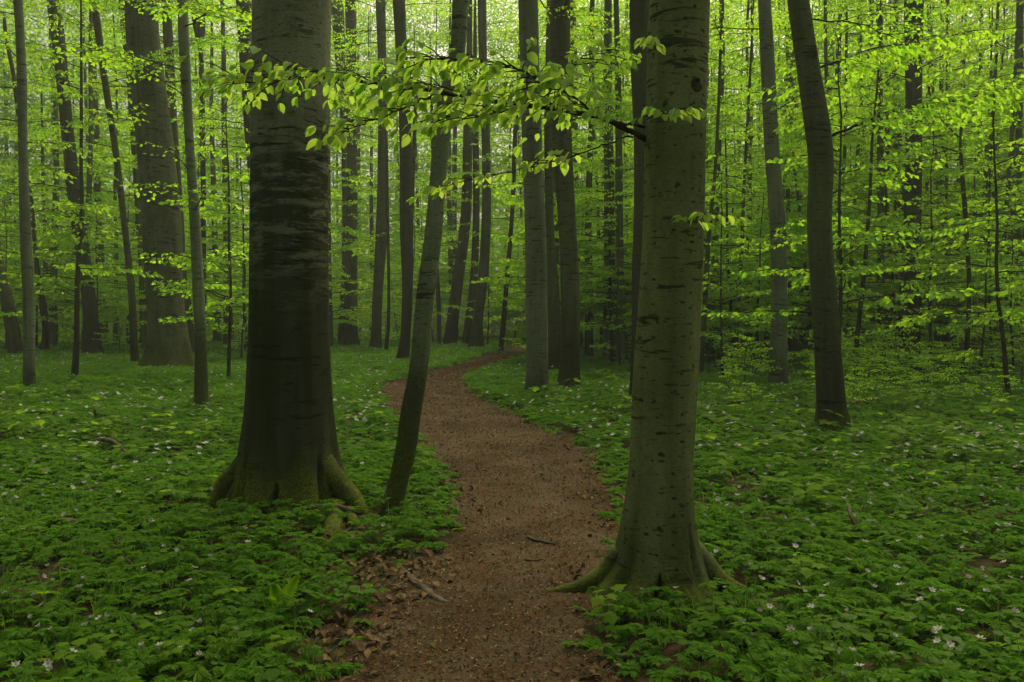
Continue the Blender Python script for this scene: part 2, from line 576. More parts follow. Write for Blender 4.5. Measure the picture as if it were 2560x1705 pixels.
class Spray:
    """a flat fan of twigs; leaves as (position, direction, size), twigs as segments. x is outwards, z up"""

    def __init__(self, L, rs, leaf=.072, bare=.22, up=.12, droop=.30):
        self.P, self.D, self.S, self.seg = [], [], [], []
        self.rs = rs
        self.leaf = leaf
        self.grow(np.zeros(3), 0.0, L, up, droop, .008 * L ** .8, bare, 0)
        self.P, self.D, self.S = np.array(self.P), np.array(self.D), np.array(self.S)
        sg = self.seg
        self.a, self.b = np.array([q[0] for q in sg]), np.array([q[1] for q in sg])
        self.ra, self.rb = np.array([q[2] for q in sg]), np.array([q[3] for q in sg])

    def grow(self, p, az, L, up, droop, r, bare, lev):
        rs = self.rs
        n = max(3, int(L / .17))
        st = L / n
        side = 1
        el = up
        az0 = az
        nxt = bare * L
        for i in range(n):
            t = (i + 1) / n
            az = az0 + rs.normal(0, .10)
            el = up - droop * t + rs.normal(0, .07)
            d = np.array((math.cos(az) * math.cos(el), math.sin(az) * math.cos(el), math.sin(el)))
            q = p + d * st
            self.seg.append((p, q, r * (1 - .8 * (t - 1 / n)), r * (1 - .8 * t)))
            along = (i + 1) * st
            if along > nxt and L > .42 and t < .95:
                side = -side
                cl = max(.22, (L - along) * .62 + .10) * rs.uniform(.7, 1.1)
                cl = min(cl, L * .6)
                self.grow(q, az + side * rs.uniform(.65, 1.0), cl, el * .4 + rs.normal(0, .06), .22, r * .45, .12, lev + 1)
                nxt = along + (.16 if L > 1 else .12)
            if L <= .75 or t > .55:
                k = max(1, int(st / (self.leaf * .62)))
                for j in range(k):
                    if L > .75 and rs.random() < .3:
                        continue
                    sd = 1 if (j + i) % 2 else -1
                    la = az + sd * rs.uniform(.5, 1.15)
                    ld = rs.normal(-.42, .35)
                    self.P.append(p + (q - p) * (j + rs.random()) / k)
                    self.D.append((math.cos(la), math.sin(la), ld))
                    self.S.append(self.leaf * rs.uniform(.7, 1.2))
            p = q
        self.P.append(p)
        self.D.append((math.cos(az), math.sin(az), -.2))
        self.S.append(self.leaf)


_srs = np.random.default_rng(21)
SPR = {L: [Spray(L, _srs, leaf=.074) for _ in range(4)] for L in (.5, .8, 1.2, 1.8, 2.6, 3.4)}


class Crown:
    def __init__(self, lod=1, seed=0, tw=3):
        self.g = Geo()
        self.lod = lod
        self.rs = np.random.default_rng(seed)
        self.tw = tw
        self.nl = 0
        self.jit = .5
        self.hang = 0.0

    def spray(self, base, az, L, up=0.0, scale=1.0, lsize=1.0, roll=0.0, thin=1.0):
        rs = self.rs
        key = min(SPR, key=lambda k: abs(k - L))
        sp = SPR[key][rs.integers(4)]
        k = L / key * scale
        cu, su = math.cos(up), math.sin(up)
        M1 = np.array(((cu, 0, -su), (0, 1, 0), (su, 0, cu)))
        cr, sr = math.cos(roll), math.sin(roll)
        M0 = np.array(((1, 0, 0), (0, cr, -sr), (0, sr, cr)))
        ca, sa = math.cos(az), math.sin(az)
        M = np.array(((ca, -sa, 0), (sa, ca, 0), (0, 0, 1))) @ M1 @ M0
        P = sp.P @ M.T * k + base
        D = sp.D @ M.T
        keep = rs.random(len(P)) < thin
        P, D, S = P[keep], D[keep], sp.S[keep] * lsize
        self.leaves(P, D, S)
        self.g.tubes(sp.a @ M.T * k + base, sp.b @ M.T * k + base, sp.ra * k + .001, sp.rb * k + .0008, self.tw, 1)

    def leaves(self, P, D, S, jit=None):
        rs = self.rs
        jit = jit or self.jit
        D = np.asarray(D, float) - np.array((0, 0, self.hang))
        N = np.array((0, 0, 1.)) + rs.normal(0, jit, (len(P), 3))
        Fm = frames(np.asarray(D, float), N) * np.asarray(S)[:, None, None]
        if self.lod == 0:
            self.g.inst(LEAF0_V, LEAF0_F, Fm, P, 0, True)
        else:
            self.g.inst(LEAF1_V, LEAF1_F, Fm, P, 0, False)
        self.nl += len(P)

    def twig(self, pts, r0, r1, n=6):
        self.g.path(pts, np.linspace(r0, r1, len(pts)), n, 1)

    def obj(self, parent, leafmat=None, name="crown"):
        return self.g.obj(name, [leafmat or LEAF, TWIG], parent)


# ------------------------------------------------------------------ trunks
class Stem:
    """centre line and radius against height; local coordinates round the foot"""

    def __init__(self, z, x, y, r):
        self.z, self.x, self.y, self.r = [np.asarray(q, float) for q in (z, x, y, r)]

    def c(self, z):
        return np.array((np.interp(z, self.z, self.x), np.interp(z, self.z, self.y), z))

    def rad(self, z):
        return np.interp(z, self.z, self.r)


def smooth_interp(zq, z, v):
    """monotone-ish cubic through the measured rows"""
    z, v = np.asarray(z), np.asarray(v)
    m = np.gradient(v, z) if len(z) > 2 else np.full(len(z), (v[-1] - v[0]) / (z[-1] - z[0]))
    i = np.clip(np.searchsorted(z, zq) - 1, 0, len(z) - 2)
    h = z[i + 1] - z[i]
    t = (zq - z[i]) / h
    return (1 + 2 * t) * (1 - t) ** 2 * v[i] + t * (1 - t) ** 2 * h * m[i] + t * t * (3 - 2 * t) * v[i + 1] + t * t * (t - 1) * h * m[i + 1]


def trunk_geo(st, segs=24, dz=.12, lobes=0.0, nl=5, seed=0, lump=.03, ztop=None, flare_h=.35, notch=None):
    zs = np.arange(st.z[0], ztop or st.z[-1], dz)
    if segs > 40:
        zs = np.unique(np.concatenate((np.arange(st.z[0], .9, dz * .5), np.arange(.9, 4.6, dz), np.arange(4.6, st.z[-1], .3))))
    x = smooth_interp(zs, st.z, st.x)
    y = smooth_interp(zs, st.z, st.y)
    r = np.maximum(np.interp(zs, st.z, st.r) * .35 + smooth_interp(zs, st.z, st.r) * .65, .006)
    th = np.arange(segs) * 2 * np.pi / segs
    TH, ZZ = np.meshgrid(th, zs)
    rr = r[:, None] * np.ones_like(TH)
    s = seed * 1.37
    rr = rr * (1 + lump * 2 * (fbm(np.cos(TH) * 1.2 + s + ZZ * .35, np.sin(TH) * 1.2 + s * 2 + ZZ * .22, 3) - .5)
               + lump * .5 * (fbm(np.cos(TH) * 4 + s, np.sin(TH) * 4 + ZZ * 2.2, 2) - .5))
    if lobes:
        fl = np.exp(-np.maximum(ZZ, 0) / flare_h)
        lb = np.cos(nl * TH + s) * .6 + np.cos((nl + 2) * TH + s * 2.3) * .4
        rr = rr * (1 + lobes * fl * lb)
        rr = rr * (1 + .02 * np.exp(-ZZ / (flare_h * 3)) * np.cos(11 * TH + s))
    if notch:
        for (ta, wa, h, dep) in notch:
            dd = np.abs((TH - ta + np.pi) % (2 * np.pi) - np.pi)
            rr = rr * (1 - dep * np.exp(-(dd / (wa * np.clip(1.1 - ZZ / h, .15, 1.1))) ** 2) * np.clip(1 - ZZ / h, 0, 1) ** .6)
    g = Geo()
    V = np.stack((x[:, None] + rr * np.cos(TH), y[:, None] + rr * np.sin(TH), ZZ), -1)
    m, n = TH.shape
    i = np.arange(m - 1)[:, None] * n
    k = np.arange(n)[None]
    k2 = (k + 1) % n
    q = np.stack((i + k, i + k2, i + n + k2, i + n + k), -1).reshape(-1, 4)
    V = V.reshape(-1, 3)
    V = np.vstack((V, (x[-1], y[-1], zs[-1] + r[-1])))
    kk = np.arange(n)
    tip = np.stack((np.full(n, m * n), (m - 1) * n + kk, (m - 1) * n + (kk + 1) % n), 1)
    g.add(V, [q, tip], 0, True)
    return g


def measured(rows, height, base_y=None, d=None, depth_lean=0.0):
    """rows of (y, left, right) in the 2354 px view, foot last -> (foot place, Stem in local metres)"""
    yb = base_y if base_y else rows[-1][0]
    Y = d if d else gd(1177, yb)[1]
    wb = (rows[-1][2] - rows[-1][1]) * K * Y / F / 2
    if not d:
        Y += min(wb * .7, .4)
    pts = []
    for y, a, b in rows:
        c = ad((a + b) / 2, y, Y)
        pts.append((c[2], c[0], (b - a) / 2 * K * Y / F))
    pts.sort()
    pts = np.array(pts)
    foot = np.array((pts[0, 1], Y, 0.0))
    z, x, r = pts[:, 0], pts[:, 1] - foot[0], pts[:, 2]
    # below ground and on to the top of the tree
    z = np.concatenate(([min(z[0], 0) - .35], z))
    x = np.concatenate(([x[0]], x))
    r = np.concatenate(([r[0] * 1.06], r))
    sl = (x[-1] - x[max(1, len(x) - 3)]) / max(.1, z[-1] - z[max(1, len(z) - 3)])
    sl = float(np.clip(sl, -.09, .09))
    z1 = z[-1]
    for k in (.33, .66, 1.0):
        zz = z1 + (height - z1) * k
        z = np.append(z, zz)
        x = np.append(x, x[-1] + sl * (zz - z[-2]) * (1 - .5 * k))
        r = np.append(r, pts[-1, 2] * (1 - .86 * k))
    y = depth_lean * np.clip(z, 0, None)
    return foot, Stem(z, x, y, r)


def add_tree(name, label, rows, mat, height=16, segs=20, lobes=.12, crown=None, lod=1, group=None, base_y=None, d=None, cat="tree",
             limbs=None, notch=None, dz=.14, nl=5, lump=.03, flare_h=.35, roots=None, seed=None, fork=None, leafmat=None):
    seed = seed if seed is not None else len(bpy.data.objects)
    foot, st = measured(rows, height, base_y, d)
    foot[2] = 0
    root = thing(name, foot, label, cat, group)
    g = trunk_geo(st, segs, dz, lobes, nl, seed, lump, flare_h=flare_h, notch=notch)
    for (pts, r0, r1) in (roots or []):
        pts = np.array(pts, float) - foot
        t = np.linspace(0, 1, len(pts))
        tt = np.linspace(0, 1, len(pts) * 5)
        pp = np.stack([smooth_interp(tt, t, pts[:, k]) for k in range(3)], 1)
        g.path(pp, r0 + (r1 - r0) * tt ** .8, 14, 0, lump=.16, seed=seed)
    g.obj("trunk", mat, root)
    if fork:
        for (rows2,) in fork:
            f2, s2 = measured(rows2, height * .9, d=foot[1])
            s2.x += f2[0] - foot[0]
            keep = s2.z > s2.z[1] - .05
            keep[0] = False
            s2.z, s2.x, s2.y, s2.r = s2.z[keep], s2.x[keep], s2.y[keep], s2.r[keep]
            trunk_geo(s2, max(10, segs - 6), .2, 0, 5, seed + 3, lump).obj("stem", mat, root)
    if crown:
        c = Crown(lod, seed)
        for (z0, z1, n, l0, l1, *rest) in crown:
            azr = rest[0] if rest else (0, 2 * math.pi)
            ls = rest[1] if len(rest) > 1 else 1.0
            for k in range(n):
                z = z0 + (z1 - z0) * (k + c.rs.random()) / n
                az = c.rs.uniform(*azr)
                b = st.c(z) + np.array((math.cos(az), math.sin(az), 0)) * st.rad(z) * .8
                c.spray(b, az, c.rs.uniform(l0, l1), c.rs.uniform(-.12, .28), 1, ls, c.rs.normal(0, .15))
        c.obj(root, leafmat)
    root["_st"] = 0
    del root["_st"]
    return root, foot, st


def azd(a, b):
    """azimuth range in degrees; 0 = right, 90 = away, 180 = left, 270 = to the camera"""
    return (R(a), R(b))


HIGH = (6.5, 13.5, 9, 1.6, 3.0)

# ---- the two big beeches in front
ROWS_A = [(0, 585, 758), (200, 582, 755.5), (400, 578.5, 753), (600, 576, 753), (800, 573, 757), (950, 565, 766), (1050, 550, 778), (1100, 537, 790), (1140, 518, 806), (1166, 498, 818)]
YA = gd(660, 1176)[1] + .22
treeA, footA, stA = add_tree("large_beech", "massive dark beech with stained mottled bark and mossy spreading foot, left of the path", ROWS_A, BARK_BIG, 17, 128, .16,
                             [(5.6, 12, 10, 2.0, 3.2)], d=YA, notch=[(R(-88), .075, .26, .55), (R(-40), .12, .45, .22), (R(-128), .13, .5, .22)], dz=.04, nl=6, lump=.025, flare_h=.22, seed=4,
                             roots=[([ad(590, 1040, YA - .05), ad(548, 1082, YA - .1), ad(520, 1110, YA - .12), ad(498, 1145, YA - .15), ad(478, 1172, YA - .2), ad(462, 1192, YA - .22)], .10, .035),
                                    ([ad(740, 1065, YA - .1), ad(785, 1118, YA - .15), ad(815, 1150, YA - .22), ad(835, 1180, YA - .3), ad(850, 1205, YA - .35), ad(862, 1225, YA - .4)], .10, .03),
                                    ([ad(770, 1170, YA - .28), gd(765, 1215, .03), gd(755, 1245, .0), gd(745, 1265, -.06)], .075, .05),
                                    ([ad(800, 1175, YA - .25), gd(815, 1205, .02), gd(830, 1225, -.04)], .055, .03)])

ROWS_B = [(0, 1495, 1630), (90, 1490, 1627), (200, 1487, 1624), (330, 1483, 1621), (450, 1480, 1619), (560, 1477, 1616), (690, 1468, 1611), (858, 1456, 1605), (1000, 1450, 1596), (1060, 1447, 1593),
          (1150, 1437, 1595), (1211, 1426, 1601), (1278, 1409, 1618), (1318, 1385, 1634), (1345, 1352, 1656)]
YB = gd(1510, 1376)[1] + .16
treeB, footB, stB = add_tree("large_beech", "tall olive-grey beech with dark scars and a long leafy side branch, right of the path", ROWS_B, BARK_RIGHT, 16, 128, .15,
                             [(5.0, 11, 9, 2.0, 3.0)], d=YB, notch=[(R(-98), .10, .16, .6), (R(-50), .16, .4, .2), (R(-140), .14, .3, .15)], dz=.04, nl=5, lump=.02, flare_h=.16, seed=12,
                             roots=[([ad(1430, 1270, YB), ad(1385, 1318, YB), ad(1335, 1346, YB - .05), ad(1290, 1358, YB - .06), ad(1245, 1367, YB - .05), ad(1205, 1380, YB - .05)], .06, .012),
                                    ([ad(1555, 1235, YB), ad(1598, 1275, YB), ad(1638, 1318, YB - .03), ad(1672, 1342, YB - .06), ad(1710, 1362, YB - .09), ad(1745, 1384, YB - .12)], .09, .022),
                                    ([ad(1570, 1290, YB - .05), ad(1600, 1335, YB - .1), ad(1622, 1365, YB - .16), ad(1634, 1392, YB - .18)], .06, .03)])

# old knot and scars on the right-hand beech
def knot(tree, foot, st, x, y, Y, s, seed):
    p = ad(x, y, Y) - foot
    c = st.c(p[2])
    u = np.array((p[0] - c[0], 0, 0))
    rad = st.rad(p[2])
    sx = np.clip(u[0] / rad, -.95, .95)
    n = np.array((sx, -math.sqrt(1 - sx * sx), 0))
    o = c + n * (rad - .006)
    t = np.array((-n[1], n[0], 0))
    k = np.linspace(0, 2 * np.pi * .86, 15) + .9
    g = Geo()
    pts = o + np.outer(np.cos(k) * s, t) + np.outer(np.sin(k) * s * 1.05, (0, 0, 1)) + n * .004
    g.path(pts, np.full(15, s * .3), 7, lump=.3, seed=seed)
    # hollow dark middle
    a = np.linspace(0, 2 * np.pi, 13)[:-1]
    V = [o + n * .009]
    for q in a:
        V.append(o + n * .007 + t * math.cos(q) * s * .9 + np.array((0, 0, 1)) * math.sin(q) * s * .95)
    g.add(V, [np.array([(0, i + 1, (i + 1) % 12 + 1) for i in range(12)])], 0)
    g.obj("knot", SCAR, tree)


SCAR = plain("scar_bark", (.02, .018, .012), (.05, .045, .03), 30, .95, .6)
knot(treeB, footB, stB, 1588, 212, YB, .028, 3)
knot(treeB, footB, stB, 1670 - 85, 514, YB, .012, 5)

# ---- the branch of that beech: main stem, side twigs and big soft leaves
def limb(tree, foot, pts, r0, r1, twigs, seed, mat=None, lod=0, leaf=.056, name="branch", bare=0.0, sub=True, spread=(.16, .46), hang=.75, dens=1.0):
    rs = np.random.default_rng(seed)
    pts = np.array(pts) - foot
    t = np.linspace(0, 1, len(pts))
    tt = np.linspace(0, 1, len(pts) * 6)
    pp = np.stack([smooth_interp(tt, t, pts[:, k]) for k in range(3)], 1)
    pp[1:-1] += rs.normal(0, .004, (len(pp) - 2, 3))
    g = Geo()
    g.path(pp, r0 + (r1 - r0) * tt ** .7, 9, 0, lump=.12, seed=seed)
    c = Crown(lod, seed, 5)
    P, D, S = [], [], []

    def shoot(p, az, el, L, rad):
        n = max(3, int(L / .06))
        stp = L / n
        q0 = p
        for i in range(n):
            e = el - .5 * (i / n) + rs.normal(0, .06)
            a = az + rs.normal(0, .09)
            d = np.array((math.cos(a) * math.cos(e), math.sin(a) * math.cos(e), math.sin(e)))
            q1 = q0 + d * stp
            c.g.tubes([q0], [q1], [rad * (1 - .7 * i / n)], [rad * (1 - .7 * (i + 1) / n)], 5, 1)
            if (i > 0 or n < 5) and rs.random() < dens:
                sd = 1 if i % 2 else -1
                la = a + sd * rs.uniform(.45, 1.1)
                P.append(q1)
                D.append((math.cos(la), math.sin(la), rs.normal(-hang, .35)))
                S.append(leaf * rs.choice((.6, .85, 1.0, 1.15, 1.3)) * rs.uniform(.85, 1.12))
            q0 = q1
        for _ in range(2):
            la = az + rs.normal(0, .5)
            P.append(q0)
            D.append((math.cos(la), math.sin(la), rs.normal(-hang, .3)))
            S.append(leaf * rs.uniform(.8, 1.15))

    seg = np.gradient(pp, axis=0)
    n = twigs
    for k in range(n):
        f = bare + (1 - bare) * (k + rs.random()) / n
        i = min(int(f * len(pp)), len(pp) - 1)
        d = seg[i]
        az = math.atan2(d[1], d[0])
        sd = 1 if k % 2 else -1
        L = rs.uniform(*spread) * (1 - .35 * f)
        shoot(pp[i], az + sd * rs.uniform(.5, 1.25), rs.normal(.1, .18), L, .0035)
        if sub and L > .3:
            shoot(pp[i] + np.array((math.cos(az + sd), math.sin(az + sd), 0)) * L * .4, az + sd * rs.uniform(.0, .6), .12, L * .6, .0025)
    shoot(pp[-1], math.atan2(seg[-1][1], seg[-1][0]), -.1, .16, .0025)
    c.leaves(np.array(P), np.array(D), np.array(S), jit=.45)
    o = g.obj(name, TWIG, tree)
    c.obj(o, mat or LEAF_NEAR, "foliage")
    return o


limb(treeB, footB, [ad(1486, 322, YB), ad(1440, 296, YB - .12), ad(1380, 270, YB - .22), ad(1275, 250, YB - .34), ad(1180, 239, YB - .42), ad(1090, 225, YB - .48), ad(1000, 211, YB - .5),
                    ad(900, 194, YB - .52), ad(800, 184, YB - .5), ad(715, 176, YB - .48), ad(620, 186, YB - .46), ad(540, 188, YB - .46)], .017, .003, 84, 31, bare=.2, spread=(.16, .5), dens=.8)
limb(treeB, footB, [ad(1484, 290, YB + .02), ad(1420, 282, YB - .2), ad(1370, 262, YB - .38), ad(1290, 205, YB - .6), ad(1240, 184, YB - .7), ad(1170, 150, YB - .8), ad(1080, 138, YB - .85), ad(960, 132, YB - .85)],
     .009, .0025, 46, 37, bare=.25, spread=(.14, .38))
limb(treeB, footB, [ad(1010, 212, YB - .5), ad(950, 240, YB - .62), ad(880, 268, YB - .72), ad(815, 292, YB - .8), ad(780, 310, YB - .84)], .006, .002, 13, 39, spread=(.1, .3))
limb(treeB, footB, [ad(1200, 241, YB - .4), ad(1130, 262, YB - .5), ad(1060, 268, YB - .55), ad(990, 275, YB - .6)], .005, .002, 10, 40, spread=(.1, .28))
limb(treeB, footB, [ad(1257, 248, YB - .36), ad(1256, 205, YB - .3), ad(1290, 170, YB - .35), ad(1340, 130, YB - .5), ad(1390, 115, YB - .6)], .006, .002, 16, 41, spread=(.12, .32))
limb(treeB, footB, [ad(1484, 312, YB + .04), ad(1440, 316, YB + .1), ad(1380, 335, YB + .12), ad(1310, 362, YB + .15), ad(1240, 380, YB + .1), ad(1120, 405, YB + .1), ad(1010, 430, YB + .1)], .006, .002, 18, 43, bare=.42, spread=(.10, .26), sub=False)
limb(treeB, footB, [ad(1490, 268, YB - .14), ad(1530, 262, YB - .3), ad(1570, 250, YB - .42)], .004, .0018, 9, 47, spread=(.08, .18), sub=False)
limb(treeB, footB, [ad(1488, 105, YB - .16), ad(1500, 96, YB - .36)], .003, .0015, 3, 49, spread=(.05, .1), sub=False)
limb(treeB, footB, [ad(1585, 515, YB - .15), ad(1600, 500, YB - .26), ad(1625, 490, YB - .3)], .004, .0016, 5, 53, spread=(.06, .14), sub=False, leaf=.06)

# ---- the leaning beech beside the path
treeL, footL, stL = add_tree("leaning_beech", "slender pale beech leaning to the right over the left edge of the path",
                             [(0, 1040, 1077), (110, 1035, 1070), (250, 1003, 1043), (418, 988, 1025), (524, 978, 1018), (691, 956, 998), (858, 939, 983), (941, 922, 970), (1048, 906, 954), (1110, 892, 938), (1190, 866, 923)],
                             BARK_LEAN, 15, 48, .10, [(5, 12, 14, 1.4, 2.6)], dz=.08, lump=.04, flare_h=.12, seed=9)

